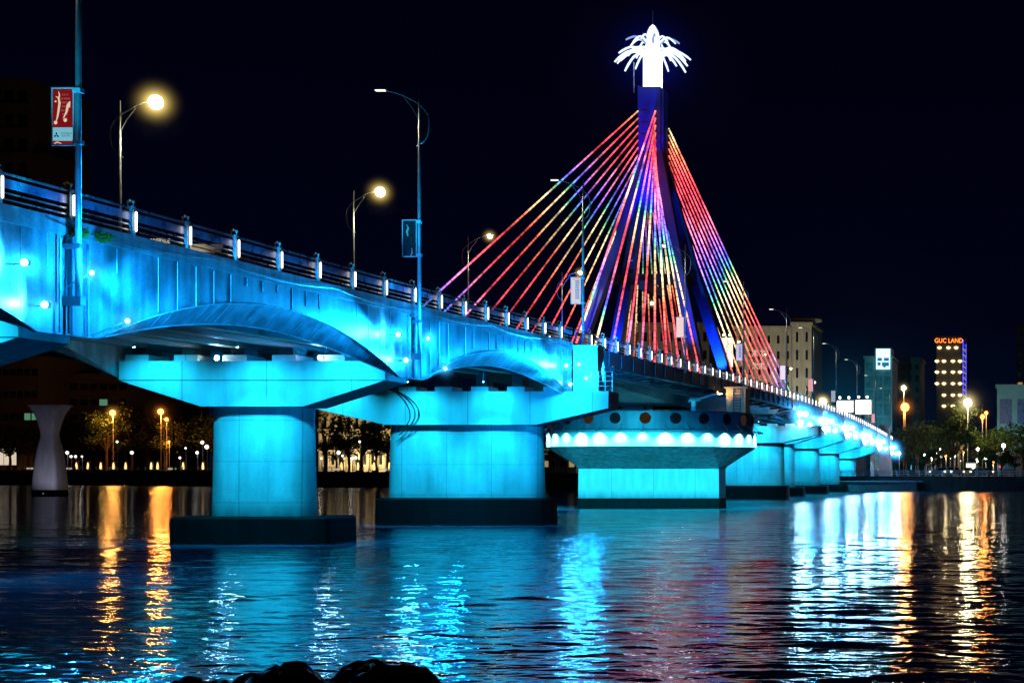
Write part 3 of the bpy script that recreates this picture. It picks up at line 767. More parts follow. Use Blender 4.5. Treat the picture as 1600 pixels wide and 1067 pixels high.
# ------------------------------------------------------------------ banners on the near posts
def text_mesh(name, body, size, mat, parent, loc, rot=(PI/2, 0, 0), sx=1.0, align='CENTER', ext=.0):
    cu = bpy.data.curves.new(name, 'FONT'); cu.body = body; cu.size = size; cu.align_x = align; cu.align_y = 'CENTER'; cu.extrude = ext; cu.resolution_u = 3
    tmp = bpy.data.objects.new('tmp', cu); col.objects.link(tmp)
    bpy.context.view_layer.update()
    me = bpy.data.meshes.new_from_object(tmp.evaluated_get(bpy.context.evaluated_depsgraph_get())); bpy.data.objects.remove(tmp)
    me.name = name; me.materials.clear(); me.materials.append(mat)
    o = bpy.data.objects.new(name, me); col.objects.link(o); o.parent = parent
    org = Vector(parent['_org']) if parent is not None and '_org' in parent else Vector((0, 0, 0))
    o.location = Vector(loc)-org; o.rotation_euler = rot; o.scale = (sx, 1, 1); return o
def banner(n, x, face, label, w=.76, h=1.92, dz=3.36, frame=M_white, kind='plain'):
    y = n*U; zc = D(n)+dz; x1 = x-.12; x0 = x1-w
    r = thing('banner', label, 'banner', (x0+w/2, y, zc-h/2), 'framed banners on the lamp posts')
    m = MB(); t = .045
    m.box(x0, x0+t, y-.04, y+.04, zc-h/2, zc+h/2); m.box(x1-t, x1, y-.04, y+.04, zc-h/2, zc+h/2)
    m.box(x0+t, x1-t, y-.039, y+.039, zc-h/2, zc-h/2+t); m.box(x0+t, x1-t, y-.039, y+.039, zc+h/2-t, zc+h/2)
    for z in (zc-h/2+.1, zc+h/2-.1): m.box(x1, x-.0, y-.03, y+.03, z-.03, z+.03); m.box(x-.13, x+.13, y-.13, y+.13, z-.07, z+.07)
    m.build('frame', frame, r)
    m = MB(); m.box(x0+t, x1-t, y-.012, y+.012, zc-h/2+t, zc+h/2-t); m.build('panel', face, r)
    if kind == 'red':
        m = MB(); m.box(x0+t+.005, x1-t-.005, y-.022, y-.014, zc-.80, zc-.36); m.build('sponsor_panel', E_bblue, r)
        m = MB()
        yy = y-.03; cx = x0+.17; cz = zc-.62
        for k in range(3):
            a = PI/2+2*PI*k/3; dx, dz_ = math.cos(a), math.sin(a); px_, pz_ = -dz_, dx; Lh = .105; wd = .034
            m.quad((cx, yy, cz), (cx+dx*Lh/2+px_*wd, yy, cz+dz_*Lh/2+pz_*wd), (cx+dx*Lh, yy, cz+dz_*Lh), (cx+dx*Lh/2-px_*wd, yy, cz+dz_*Lh/2-pz_*wd))
        m.build('three_diamond_emblem', M_navy, r)
        text_mesh('sponsor_text', 'MITSUBISHI\nELECTRIC', .082, M_navy, r, (x0+.50, y-.03, zc-.60), sx=.85)
        m = MB(); yy = y-.024
        m.tube([(x0+.24, yy, zc+.82), (x0+.27, yy, zc+.7), (x0+.24, yy, zc+.6), (x0+.27, yy, zc+.45), (x0+.24, yy, zc+.2), (x0+.2, yy, zc-.02), (x0+.16, yy, zc-.16)], [.012, .022, .03, .038, .036, .026, .012], 6)
        m.tube([(x0+.23, yy, zc+.62), (x0+.15, yy, zc+.66)], [.02, .012], 5)
        m.build('printed_figure', E_bfig, r); m = MB()
        m.tube([(x0+.62, yy, zc+.5), (x0+.55, yy, zc+.38), (x0+.5, yy, zc+.15), (x0+.4, yy, zc-.05)], [.014, .04, .03, .012], 6)
        m.tube([(x0+.62, yy, zc+.5), (x0+.6, yy, zc+.3)], [.012, .02], 5)
        m.ball((x0+.14, yy, zc+.5), .032, 6); m.ball((x0+.14, yy, zc-.2), .06, 6); m.ball((x0+.46, yy, zc-.12), .06, 6)
        m.tube([(x0+.1, yy, zc-.90), (x0+.2, yy, zc-.84), (x0+.33, yy, zc-.9)], .018, 5)
        m.build('printed_figure', E_bfig, r)
        for k in range(7): 
            tx = ['2 0 1 9', 'DA NANG', 'DANCE', 'SHOW', 'ON THE', 'RIVER', 'JUNE'][k]
            text_mesh('printed_text', tx, .09, E_bsml, r, (x0+.45, y-.02, zc+.72-k*.13), sx=.8)
    elif kind == 'dark':
        m = MB(); yy = y-.022
        m.tube([(x0+.22, yy, zc+.7), (x0+.32, yy, zc+.55), (x0+.25, yy, zc+.35), (x0+.3, yy, zc+.1)], [.03, .05, .06, .03], 5)
        m.build('printed_figure', E_bfig if False else M_skin, r); m = MB(); m.tube([(x0+.5, yy, zc-.5), (x0+.52, yy, zc-.75), (x0+.44, yy, zc-.9)], [.02, .04, .05], 5); m.build('printed_lower_figure', M_skin, r)
        m = MB(); m.tube([(x0+.35, yy, zc+.2), (x0+.5, yy, zc+.05), (x0+.52, yy, zc-.4)], [.02, .06, .02], 5); m.build('printed_sash', M_red, r)
    elif kind == 'white':
        m = MB(); yy = y-.022
        for k in range(9): m.box(x0+.33, x0+.62, yy, yy+.006, zc+.62-k*.15, zc+.70-k*.15)
        m.build('printed_lines', M_steel, r)
        text_mesh('printed_text', 'DA NANG', .13, M_red, r, (x0+.4, y-.025, zc+.8), sx=.8)
    return r
banner(14.29, -31.45, E_bred, 'red banner with a pale dancer above a light blue strip', kind='red')
banner(22.28, -31.45, M_bdark, 'dark banner with a small pale figure in a silver frame', kind='dark')
banner(30.46, -31.45, E_ban, 'white banner with grey lines by the first lamp left of the cables', kind='white', dz=3.7)
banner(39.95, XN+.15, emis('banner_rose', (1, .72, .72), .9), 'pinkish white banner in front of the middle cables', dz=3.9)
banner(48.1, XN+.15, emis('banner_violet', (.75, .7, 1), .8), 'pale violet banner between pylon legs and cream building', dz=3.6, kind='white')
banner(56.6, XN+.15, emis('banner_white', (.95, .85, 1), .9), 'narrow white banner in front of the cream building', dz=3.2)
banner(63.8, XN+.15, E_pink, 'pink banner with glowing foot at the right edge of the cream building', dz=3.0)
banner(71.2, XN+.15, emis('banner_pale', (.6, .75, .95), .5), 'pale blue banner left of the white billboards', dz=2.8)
banner(89.4, XN+.15, E_pink, 'small pink banner low above the distant fascia', dz=2.6)

# small fern growing on the kerb beside the first pole
def leaf_cloud(c, r, k, size, seed, flat=1.0, drop=False):
    rr = random.Random(seed); m = MB()
    for i in range(k):
        a, b = rr.random()*2*PI, math.acos(2*rr.random()-1); q = r*(.35+.65*rr.random()**.5)
        p = Vector((c[0]+q*math.sin(b)*math.cos(a), c[1]+q*math.sin(b)*math.sin(a), c[2]+q*flat*math.cos(b)))
        u = Vector((rr.uniform(-1, 1), rr.uniform(-1, 1), rr.uniform(-.6, .6))).normalized(); w = u.cross(Vector((rr.uniform(-1, 1), rr.uniform(-1, 1), 1))).normalized()
        s = size*(.6+.8*rr.random()); m.quad(p-u*s, p+w*s*.45, p+u*s, p-w*s*.45)
    return m
for kx, (nn, rr_, cnt, lb) in enumerate(((14.4, .34, 170, 'bushy green weed sprouting from the kerb left of the tall left lamp post'), (14.78, .28, 120, 'smaller green weed sprouting from the kerb right of the tall left lamp post'))):
    tag(leaf_cloud((XN+.25, nn*U, D(nn)-.38), rr_, cnt, .09, 3+kx, .7).build('weed', M_leafy, None, (XN+.2, nn*U, D(nn)-.5)), lb, 'plant', 'weeds on the kerb')

# ------------------------------------------------------------------ cars
def car(loc, rz, paint, label, head=True, name='car', s=1.0):
    r = thing(name, label, 'car', (0, 0, 0), 'cars on the roads')
    m = MB()
    prof = [(-2.2, .35), (-2.25, .75), (-2.1, .95), (-1.6, 1.02), (-1.0, 1.45), (.6, 1.48), (1.25, 1.05), (2.0, .9), (2.25, .7), (2.25, .35)]
    def ring(w, k=1.0): return [(w*(1 if z < 1.1 else .82), x, z) for x, z in prof]
    m.loft([ring(-.86), ring(-.4), ring(.4), ring(.86)]); m.build('body', paint, r, (0, 0, 0), smooth=True, auto=35)
    m = MB()
    m.quad((-.6, 1.27, 1.07), (.6, 1.27, 1.07), (.55, .66, 1.47), (-.55, .66, 1.47))
    for s_ in (-1, 1): m.quad((s_*.875, -1.4, 1.06), (s_*.875, 1.1, 1.06), (s_*.735, .55, 1.40), (s_*.735, -.95, 1.40))
    m.build('window_glass', M_dkwin, r, (0, 0, 0))
    for sx in (-1, 1):
        for sy in (-1.4, 1.4):
            m = MB(); m.tube([(sx*.70, sy, .32), (sx*.89, sy, .32)], .32, 14); m.build('wheel', M_tyre, r, (0, 0, 0))
        m = MB(); m.ball((sx*.62, 2.2, .72), .13, 6); m.build('headlight', E_head, r, (0, 0, 0))
        m = MB(); m.box(sx*.62-.14, sx*.62+.14, -2.27, -2.2, .72, .84); m.build('tail_light', E_redl, r, (0, 0, 0))
    r.location = loc; r.rotation_euler = (0, 0, rz); r.scale = (s, s, s)
    return r
car((-35.2, 75.0, D(18.75)-.25), 0, M_carp, 'brown car roof showing through the railing above the nearest arch')
car((-35.0, 126, D(31.5)-.25), PI, M_card, 'dark car behind the railing near the end pillar')
car((-35.4, 205, D(51.2)-.25), PI, M_carw, 'white car on the cable-stayed span right of the pylon')
car((-36.0, 238, D(59.5)-.25), PI, M_carp, 'brown car near the end of the cable-stayed span')

# ------------------------------------------------------------------ setting
# water: real ripples in a fine grid where they can be told apart, bump beyond
import numpy as np
mw, N, L = new_mat('river_water')
g = N.new('ShaderNodeNewGeometry')
def noise(sx, sy, scale, det, rough=.5, w=0):
    mp = N.new('ShaderNodeMapping'); mp.inputs['Scale'].default_value = (sx, sy, 1); mp.inputs['Rotation'].default_value = (0, 0, w); L.new(g.outputs['Position'], mp.inputs['Vector'])
    n = N.new('ShaderNodeTexNoise'); n.inputs['Scale'].default_value = scale; n.inputs['Detail'].default_value = det; n.inputs['Roughness'].default_value = rough
    L.new(mp.outputs[0], n.inputs['Vector']); return n
n1 = noise(.36, 1, 1.5, 3, .55, .10); n2 = noise(.45, 1, .36, 2, .4, -.14); n3 = noise(.6, 1, 5.5, 2, .5, .2)
fl_a = N.new('ShaderNodeAttribute'); fl_a.attribute_name = 'near'          # 1 where the ripples are geometry
inv = N.new('ShaderNodeMath'); inv.operation = 'SUBTRACT'; inv.inputs[0].default_value = 1; L.new(fl_a.outputs['Fac'], inv.inputs[1])
def bump(n, dist, prev, fade):
    b = N.new('ShaderNodeBump'); b.inputs['Distance'].default_value = dist; L.new(n.outputs[0], b.inputs['Height'])
    if fade: L.new(inv.outputs[0], b.inputs['Strength'])
    else: b.inputs['Strength'].default_value = 1
    if prev: L.new(prev.outputs[0], b.inputs['Normal'])
    return b
b1 = bump(n2, .16, None, True); b2 = bump(n1, .15, b1, True); b3 = bump(n3, .012, b2, False)
bi = N.new('ShaderNodeVectorMath'); bi.operation = 'SCALE'; bi.inputs[0].default_value = (0, -1, 0)
bm_ = N.new('ShaderNodeMath'); bm_.operation = 'MULTIPLY'; bm_.inputs[1].default_value = .035; L.new(inv.outputs[0], bm_.inputs[0]); L.new(bm_.outputs[0], bi.inputs['Scale'])
ad = N.new('ShaderNodeVectorMath'); ad.operation = 'ADD'; L.new(b3.outputs[0], ad.inputs[0]); L.new(bi.outputs[0], ad.inputs[1])
nr = N.new('ShaderNodeVectorMath'); nr.operation = 'NORMALIZE'; L.new(ad.outputs[0], nr.inputs[0])
gl = N.new('ShaderNodeBsdfGlossy'); gl.inputs['Color'].default_value = (.97, .98, 1, 1); gl.inputs['Roughness'].default_value = .07; L.new(nr.outputs[0], gl.inputs['Normal'])
df = N.new('ShaderNodeBsdfDiffuse'); df.inputs['Color'].default_value = (.002, .105, .19, 1)
fn = N.new('ShaderNodeFresnel'); fn.inputs['IOR'].default_value = 3.6; L.new(nr.outputs[0], fn.inputs['Normal'])
mx = N.new('ShaderNodeMixShader'); L.new(fn.outputs[0], mx.inputs[0]); L.new(df.outputs[0], mx.inputs[1]); L.new(gl.outputs[0], mx.inputs[2])
o = N.new('ShaderNodeOutputMaterial'); L.new(mx.outputs[0], o.inputs[0])
Y0, Y1, T0, T1 = 25.0, 260.0, -.78, .22
NR, NCOL = 620, 620
uu = np.linspace(1/Y0, 1/Y1, NR)
# denser rows close to the shore
Ys = 1/uu; Ts = np.linspace(T0, T1, NCOL)
YY = np.repeat(Ys[:, None], NCOL, 1); XX = YY*Ts[None, :]; ZZ = np.zeros_like(XX)
rw = np.random.RandomState(5)
dY = np.abs(np.gradient(Ys))[:, None]
for k in range(120):
    lam = .28*(5.0/.28)**(rw.rand()**1.45); th = rw.normal(0, .36)+(.0 if rw.rand() < .7 else .5); kk = 2*PI/lam
    amp = .0105*lam**.80 * (.6+.8*rw.rand()) * (1.0 if lam < 3 else .55)
    fade = np.clip((lam/dY-2.2)/2.5, 0, 1)
    ph = kk*(XX*math.sin(th)+YY*math.cos(th)) + rw.rand()*2*PI
    ZZ += amp*fade*np.sin(ph + .35*np.sin(ph*.31+k))*.155
edge = np.clip(np.minimum(np.minimum((Ts-T0)/.03, (T1-Ts)/.03), 1), 0, 1)[None, :]*np.clip((YY-Y0)/1.5, 0, 1)*np.clip((Y1-YY)/60, 0, 1)
ZZ *= edge
near = np.clip((95-YY)/55, 0, 1)*np.clip((YY-Y0)/1.5, 0, 1)
vv = np.stack([XX, YY, ZZ], -1).reshape(-1, 3)
idx = np.arange(NR*NCOL).reshape(NR, NCOL)
q4 = np.stack([idx[:-1, :-1], idx[:-1, 1:], idx[1:, 1:], idx[1:, :-1]], -1).reshape(-1, 4)
outer = np.array([(-900, -60, 0), (500, -60, 0), (500, 900, 0), (-900, 900, 0)], float)
k0 = len(vv); c00, c01, c11, c10 = int(idx[0, 0]), int(idx[0, -1]), int(idx[-1, -1]), int(idx[-1, 0])
vv = np.concatenate([vv, outer])
q4 = np.concatenate([q4, np.array([(k0, k0+1, c01, c00), (k0+1, k0+2, c11, c01), (k0+2, k0+3, c10, c11), (k0+3, k0, c00, c10)])])
me = bpy.data.meshes.new('river_water'); me.vertices.add(len(vv)); me.vertices.foreach_set('co', vv.ravel())
me.loops.add(q4.size); me.loops.foreach_set('vertex_index', q4.ravel().astype(np.int32))
me.polygons.add(len(q4)); me.polygons.foreach_set('loop_start', np.arange(0, q4.size, 4, dtype=np.int32))
me.update(calc_edges=True); me.polygons.foreach_set('use_smooth', np.ones(len(q4), bool))
at = me.attributes.new('near', 'FLOAT', 'POINT'); at.data.foreach_set('value', np.concatenate([near.ravel(), np.zeros(4)]).astype(np.float32))
me.materials.append(mw)
wo = bpy.data.objects.new('river_water', me); col.objects.link(wo)
tag(wo, 'dark rippled river reflecting the cyan bridge lights', 'water', kind='structure')
# ground beyond the bank
bank = [(-900, 900, 4.6), (-320, 540, 4.4), (-200, 458, 4.0), (-112, 398, 3.5), (-40, 346, 2.9), (10, 348, 2.8), (500, 352, 2.8)]
mb = MB(); b0 = 0
mb.loft([[(x, y, z), (x-.0 if x < 400 else x, 6000, z+2)] for x, y, z in bank], closed=False, cap=False)
mb.v += [(-9000, 900, 4.6), (-9000, 6000, 6.6), (9000, 352, 2.8), (9000, 6000, 4.8)]
k = len(mb.v); mb.f += [(k-4, 0, 1, k-3), (len(bank)*2-2, k-2, k-1, len(bank)*2-1)]
tag(mb.build('ground', M_ground, None, (0, 0, 0)), 'dark ground of the far riverbank', 'ground', kind='structure')
mb = MB(); mb.loft([[(x, y-.02, -2), (x, y-.02, z+.12), (x, y+.9, z+.12), (x, y+.9, z-.3)] for x, y, z in bank], closed=True)
tag(mb.build('quay_wall', M_quay, None, (0, 0, 0)), 'dark stone quay wall along the far riverbank', 'quay wall')
def bz(x):
    for i in range(len(bank)-1):
        a, b = bank[i], bank[i+1]
        if a[0] <= x <= b[0]: t = (x-a[0])/(b[0]-a[0]); return Vector((x, a[1]+(b[1]-a[1])*t, a[2]+(b[2]-a[2])*t))
    return Vector(bank[-1])
def bank_at(px):           # bank point seen at column px
    lo, hi = -900, 400
    for _ in range(40):
        m_ = (lo+hi)/2; q = bz(m_)
        if VX+F*q.x/q.y < px: lo = m_
        else: hi = m_
    return bz(lo)
def rail_run(x0, x1, label, step, mat):
    r = thing('promenade_railing', label, 'railing', (x0, bz(x0).y, bz(x0).z), 'railings along the riverside promenade')
    m = MB(); m2 = MB(); xs = frange(x0, x1, step); pts = [bz(x)+Vector((0, .5, .12)) for x in xs]
    for h in (.4, .75, 1.1): m.tube([p+Vector((0, 0, h)) for p in pts], .05, 4)
    m.build('rails', mat, r)
    for p in pts: MB().box(p.x-.09, p.x+.09, p.y-.09, p.y+.09, p.z, p.z+1.15).build('upright', mat, r)
rail_run(-330, -112, 'pale railing on the left promenade above the dark quay wall', 3.2, M_steel)
rail_run(-40, 5, 'teal-lit railing on the right promenade behind the last piers', 2.2, M_white)
# river stairs / landing near last piers
mb = MB(); mb.box(-40, -22, 338, 346, -1, 1.9); mb.box(-41, -21, 337.6, 346, 1.9, 2.1); tag(mb.build('landing_stage', M_conc, None, (-30, 342, 0)), 'low concrete landing stage beside the last piers', 'landing stage')
# abutment with white curved end
mb = MB(); ab = [(-36, 2), (-36, D(99)-1.6), (-39, D(99)-1.0), (-46, D(99)-1.0), (-46, 2)]
mb.loft([[(x, 392, z) for x, z in ab], [(x, 404, z) for x, z in ab]]); tag(mb.build('abutment', M_conc, None, (-40, 400, 2)), 'concrete abutment at the far end of the bridge', 'abutment')
q = P(1384, 735, 392)
mb = MB(); mb.loft([rrect(q.x, 390, .1+w, 1.2, .08, z, 3) for w, z in ((1.5, q.z-2), (1.2, q.z+3), (1.0, q.z+6), (.9, q.z+9.5), (1.3, q.z+10.2))])
tag(mb.build('end_column', M_white, None, (q.x, 390, q.z)), 'pale violet column at the far foot of the bridge', 'column')
# ramp wall right end
# hourglass pillar
hp = thing('hourglass_pillar', 'white hourglass-shaped pillar standing in the water at the left', 'pillar', (-153, 270, 0))
sc10 = 10.0
prof = [(2.05, 1.0), (2.05, 1.3), (1.95, 3.0), (1.72, 5.5), (1.42, 7.6), (1.05, 9.3), (1.08, 10.0), (1.4, 11.6), (1.75, 12.8), (2.3, 13.9), (2.55, 14.1), (2.55, 14.25)]
mb = MB(); mb.loft([rrect(-153, 270, r_, r_, r_*.35, z, 4) for r_, z in prof]); mb.build('shaft', M_white, hp, smooth=True, auto=40)
mb = MB(); mb.loft([rrect(-153, 270, 2.0, 2.0, .6, z, 4) for z in (-1, .995)]); mb.build('stained_foot', M_foot, hp)
flood('floodlight', 'hidden white floodlight low before the hourglass pillar', (-149.5, 262, .45), (-3.2, 8, 6.0), 600, (.62, .62, .85), E_dimw, 80, .12, None, None)
mb = MB(); mb.tube([(-117.6, 237.5, -1), (-117.6, 237.5, 9.5)], .12, 6); tag(mb.build('mooring_pole', M_black, None, (-117.6, 237.5, 0)), 'thin dark pole standing in the water left of the nearest whole pier', 'pole')

# rocks
def rock(cx, cy, rx, ry, rz, seed, label):
    import bmesh
    from mathutils import noise as mn
    bm = bmesh.new(); bmesh.ops.create_icosphere(bm, subdivisions=5, radius=1)
    for v in bm.verts:
        p = v.co.copy(); d = 1+.16*mn.noise(p*1.2+Vector((seed, 0, 0)))+.07*mn.noise(p*3.2+Vector((0, seed, 0)))+.045*mn.noise(p*7)+.022*mn.noise(p*17)
        v.co = Vector((p.x*rx*d, p.y*ry*d, p.z*rz*d))
    me = bpy.data.meshes.new('rock'); bm.to_mesh(me); bm.free(); me.materials.append(M_rock)
    o = bpy.data.objects.new('shore_rock', me); col.objects.link(o); o.location = (cx, cy, 0)
    tag(o, label, 'rock', 'black rocks at the bottom edge')
rock(-6.78, 18, 1.22, .9, 1.70, 2.2, 'biggest black rock at the bottom edge, its right rounded top')
rock(-7.75, 17.7, .95, .8, 1.60, 5.1, 'lower black rock leaning on the left of the biggest one')
rock(-8.5, 17.8, .70, .7, 1.57, 9.4, 'small black rock alone at the left of the bottom edge')

# ------------------------------------------------------------------ trees
def tree_meshes(seed, mat, leaves=1500, w=5.0, h=12.0):
    rr = random.Random(seed); tr = MB()
    tr.tube([(0, 0, -.5), (.15, .1, h*.2), (-.1, 0, h*.45)], [.35, .27, .2], 8)
    crown = MB(); cl = []
    for i in range(15):
        a = rr.random()*2*PI; rad = w*(.15+.75*rr.random()); z = h*(.42+.5*rr.random())
        rad *= 1-.55*max(0, (z/h-.6))/.4
        c = Vector((rad*math.cos(a), rad*math.sin(a), z)); cl.append(c)
        tr.tube([(0, 0, h*.3), tuple(Vector((0, 0, h*.42)).lerp(c, .5)), tuple(c)], [.14, .09, .04], 5)
    for c in cl:
        rad = w*(.22+.2*rr.random())
        for j in range(leaves//15):
            p = c+Vector((rr.gauss(0, 1), rr.gauss(0, 1), rr.gauss(0, .7)))*rad*.55
            u = Vector((rr.uniform(-1, 1), rr.uniform(-1, 1), rr.uniform(-.7, .7))).normalized(); q_ = u.cross(Vector((rr.uniform(-1, 1), rr.uniform(-1, 1), 1))).normalized()
            s = w*.055*(.6+rr.random()); crown.quad(p-u*s, p+q_*s*.5, p+u*s, p-q_*s*.5)
    return tr, crown
tprotos = []
for sd, mt in ((1, M_leaf), (2, M_leaf2), (3, M_leaf), (4, M_leaf2)):
    t_, c_ = tree_meshes(sd, mt); tprotos.append((proto(t_, 'trunk', M_bark), proto(c_, 'crown', mt)))
def tree(px, Y, h, label, k, w=1.0, base=None, group='trees on the riverbank', name='broadleaf_tree'):
    q = P(px, 739, Y); zb = base if base is not None else bz(max(-890, min(490, q.x))).z
    r = thing(name, label, 'tree', (q.x, Y, zb), group)
    a = inst('trunk', tprotos[k % 4][0], r, (0, 0, 0)); b = inst('crown', tprotos[k % 4][1], r, (0, 0, 0))
    s = h/12.0; r.scale = (s*w, s*w, s); r.rotation_euler = (0, 0, px*.37)
    return r
ordn = ['first', 'second', 'third', 'fourth', 'fifth', 'sixth', 'seventh', 'eighth', 'ninth', 'tenth', 'eleventh', 'twelfth', 'thirteenth', 'fourteenth', 'fifteenth', 'sixteenth', 'seventeenth', 'eighteenth', 'nineteenth', 'twentieth', 'twenty-first', 'twenty-second']
lx = [15, 45, 118, 150, 178, 205, 232, 258, 285, 312, 335]
for i, x in enumerate(lx): tree(x, 560+((i*53) % 40), 15+((i*31) % 6), ordn[i]+' dark tree from the left on the left promenade', i, 1.25)
tree(166, 551, 21, 'orange-lit tree wrapped around the first orange street lamp on the left bank', 1, .95)
tree(258, 560, 17, 'dim reddish-lit tree below the pair of orange lamps on the left bank', 3, 1.0)
for i, x in enumerate((508, 525, 545, 566, 588, 606)): tree(x, 500+((i*37) % 22), [18, 11, 13, 15, 14, 17][i], ordn[i]+' tree from the left before the cream-lit classical house', i, 1.15)
for i, x in enumerate((866, 884)): tree(x, 440+i*10, 12, ['left', 'right']+[] and ['left', 'right'][i]+' small tree glimpsed between wide pier and turntable', i)
rx = [1398, 1416, 1434, 1452, 1470, 1488, 1530, 1556, 1578, 1598]
for i, x in enumerate(rx): tree(x, 420+((i*41) % 50), [10, 13, 14, 13, 14, 14, 10.5, 13, 12, 14][i], ordn[i]+' dark tree from the left on the right bank', i+1, 1.35)
t_ = tree(1500, 455, 20, 'tree lit bright yellow-green by the lamp below the tower with orange letters', 3, .9)
for i, x in enumerate((1442, 1458, 1545, 1565, 1586)): tree(x, 380+i*6, 6.5, ordn[i]+' low tree from the left just behind the right promenade railing', i, 1.3)

# ------------------------------------------------------------------ buildings
def building(name, label, px0, px1, pyt, Y, depth, mat, base=3, rows=0, cols=0, win=(.6, .5), lit=(), winmat=None, litmat=None, parapet=True, bands=0, cat='building', minx=None):
    a = P(px0, pyt, Y); b = P(px1, pyt, Y); x0, x1, zt = a.x, b.x, a.z
    r = thing(name, label, cat, ((x0+x1)/2, Y, base))
    m = MB(); m.box(x0, x1, Y, Y+depth, base-3, zt); m.build('wall', mat, r)
    if parapet: m = MB(); m.box(x0-.5, x1+.5, Y-.5, Y+depth+.5, zt+.003, zt+1.0); m.build('parapet', mat, r)
    for k in range(bands):
        z = base+(zt-base)*(k+1)/(bands+1); m = MB(); m.box(x0-.9, x1+.9, Y-1.2, Y-.003, z-.25, z+.9); m.build('balcony', mat, r)
    if rows:
        W = (x1-x0)/cols; H = (zt-base-2)/rows
        for i in range(rows):
            for j in range(cols):
                cx = x0+W*(j+.5); cz = base+1+H*(i+.5); m = MB()
                m.box(cx-W*win[0]/2, cx+W*win[0]/2, Y-.06, Y+.02, cz-H*win[1]/2, cz+H*win[1]/2)
                l_ = (i, j) in lit
                m.build('window', (litmat or E_winw) if l_ else (winmat or M_dkwin), r)
    return r
tw = building('apartment_tower', 'dark stepped apartment tower at the upper left corner', -60, 46, 128, 640, 40, M_brown, rows=16, cols=5, bands=15)
m = MB(); a = P(40, 238, 640); b = P(66, 238, 640); m.box(a.x+1.3, b.x, 641, 672, 0, a.z); m.build('lower_wing', M_brown, tw)
m = MB(); a = P(-20, 118, 640); b = P(30, 118, 640); m.box(a.x, b.x, 645, 668, P(0, 128, 640).z+1.1, a.z); m.build('roof_block', M_brown, tw)
building('office_block', 'dim brown office block with green-lit floor behind the left promenade', -20, 60, 560, 610, 40, M_brown, rows=5, cols=7, win=(.8, .3), lit=[(2, 5), (2, 6)], litmat=E_wing)
building('office_block', 'dark flat-roofed block behind the trees under the left arch', 62, 200, 588, 630, 40, M_brown, rows=6, cols=9, win=(.8, .4), lit=[(4, 0), (4, 1), (2, 7), (4, 6)], litmat=E_wing)
building('shop', 'brightly lit white shop front at the left edge of the promenade', -14, 26, 692, 575, 12, M_grey, base=4.4, rows=1, cols=4, win=(.9, .75), lit=[(0, j) for j in range(4)], litmat=E_shop)
# classical house
ch_ = building('classical_house', 'cream classical house with columns lit warm between the two nearest piers', 502, 614, 642, 560, 20, M_cream, base=4.2, rows=3, cols=9, win=(.42, .6))
a = P(502, 642, 560); b = P(614, 642, 560)
for k in range(10):
    x = a.x+(b.x-a.x)*k/9; m = MB(); m.tube([(x, 559.0, 4.2), (x, 559.0, a.z)], .5, 10); m.build('facade_column', M_cream, ch_)
for z in (10.5, 17.0): m = MB(); m.box(a.x-.6, b.x+.6, 558.3, 559.9, z, z+.8); m.build('cornice', M_cream, ch_)
for i, px in enumerate((520, 560, 600)):
    q = P(px, 739, 548); flood('facade_light', ordn[i]+' warm floodlight from the left on the lawn of the classical house', (q.x, 548, 4.6), (0, 1, .75), 14000, (1, .72, .32), E_globe, 130, .2, 'floodlights before the classical house', None)
# building peeping between wide pier and turntable
building('riverside_house', 'low warm-lit house glimpsed between the wide pier and the turntable pier', 846, 900, 690, 450, 12, M_cream, base=3.4, rows=2, cols=4, lit=[(0, 0), (1, 0), (0, 3)])
# cream block on the right
cb_ = building('cream_block', 'cream hotel block with narrow windows right of the cables', 1150, 1238, 514, 600, 40, M_cream, rows=9, cols=6, win=(.28, .5))
cb2 = building('cream_tower', 'cream stair tower with round roof slab beside the hotel block', 1238, 1268, 508, 596, 30, M_cream, rows=8, cols=2, win=(.24, .55), lit=[(2, 0)], litmat=E_lamp)
a = P(1236, 502, 596); m = MB(); m.lathe((P(1254, 500, 596).x, 606, a.z), [(3, 0), (5.5, .8), (5.6, 1.5), (5.0, 1.7)], 24); m.build('roof_slab', M_cream, cb2)
building('grey_block', 'long grey building behind the lower stay cables', 975, 1108, 508, 640, 40, M_grey, rows=8, cols=10, win=(.4, .5), lit=[(1, 2), (4, 7)])
for px, W in ((1175, 1), (1225, 1), (1262, 1)):
    pass
for i, (px, py, Y, w) in enumerate(((1215, 735, 560, 60000), (1255, 735, 560, 60000), (1040, 735, 600, 25000))):  # added spots standing in for street glow on these walls
    q = P(px, py, Y); flood('facade_light', ['added white spot for street glow on the cream hotel block', 'added white spot for street glow on the cream stair tower', 'added white spot for street glow on the long grey building'][i], (q.x, Y, 5), (0, 1, 1.0), w*.55, (1, .93, .72), E_white, 130, .2, None, None)
# lit characters
ls = thing('rooftop_sign', 'small white lit characters on the cream hotel wall behind the cables', 'sign', tuple(P(1180, 555, 598)))
for (px, py) in ((1180, 552), (1192, 552), (1180, 572), (1190, 572)):
    m = MB(); q = P(px, py, 598)
    m.box(q.x-1.0, q.x+1.0, 597.8, 597.9, q.z+.5, q.z+.8); m.box(q.x-.15, q.x+.15, 597.7, 597.79, q.z-1.2, q.z+1.2); m.tube([(q.x-1, 597.6, q.z-1), (q.x, 597.6, q.z+.2), (q.x+1, 597.6, q.z-1)], .15, 4); m.build('character', E_shop, ls)
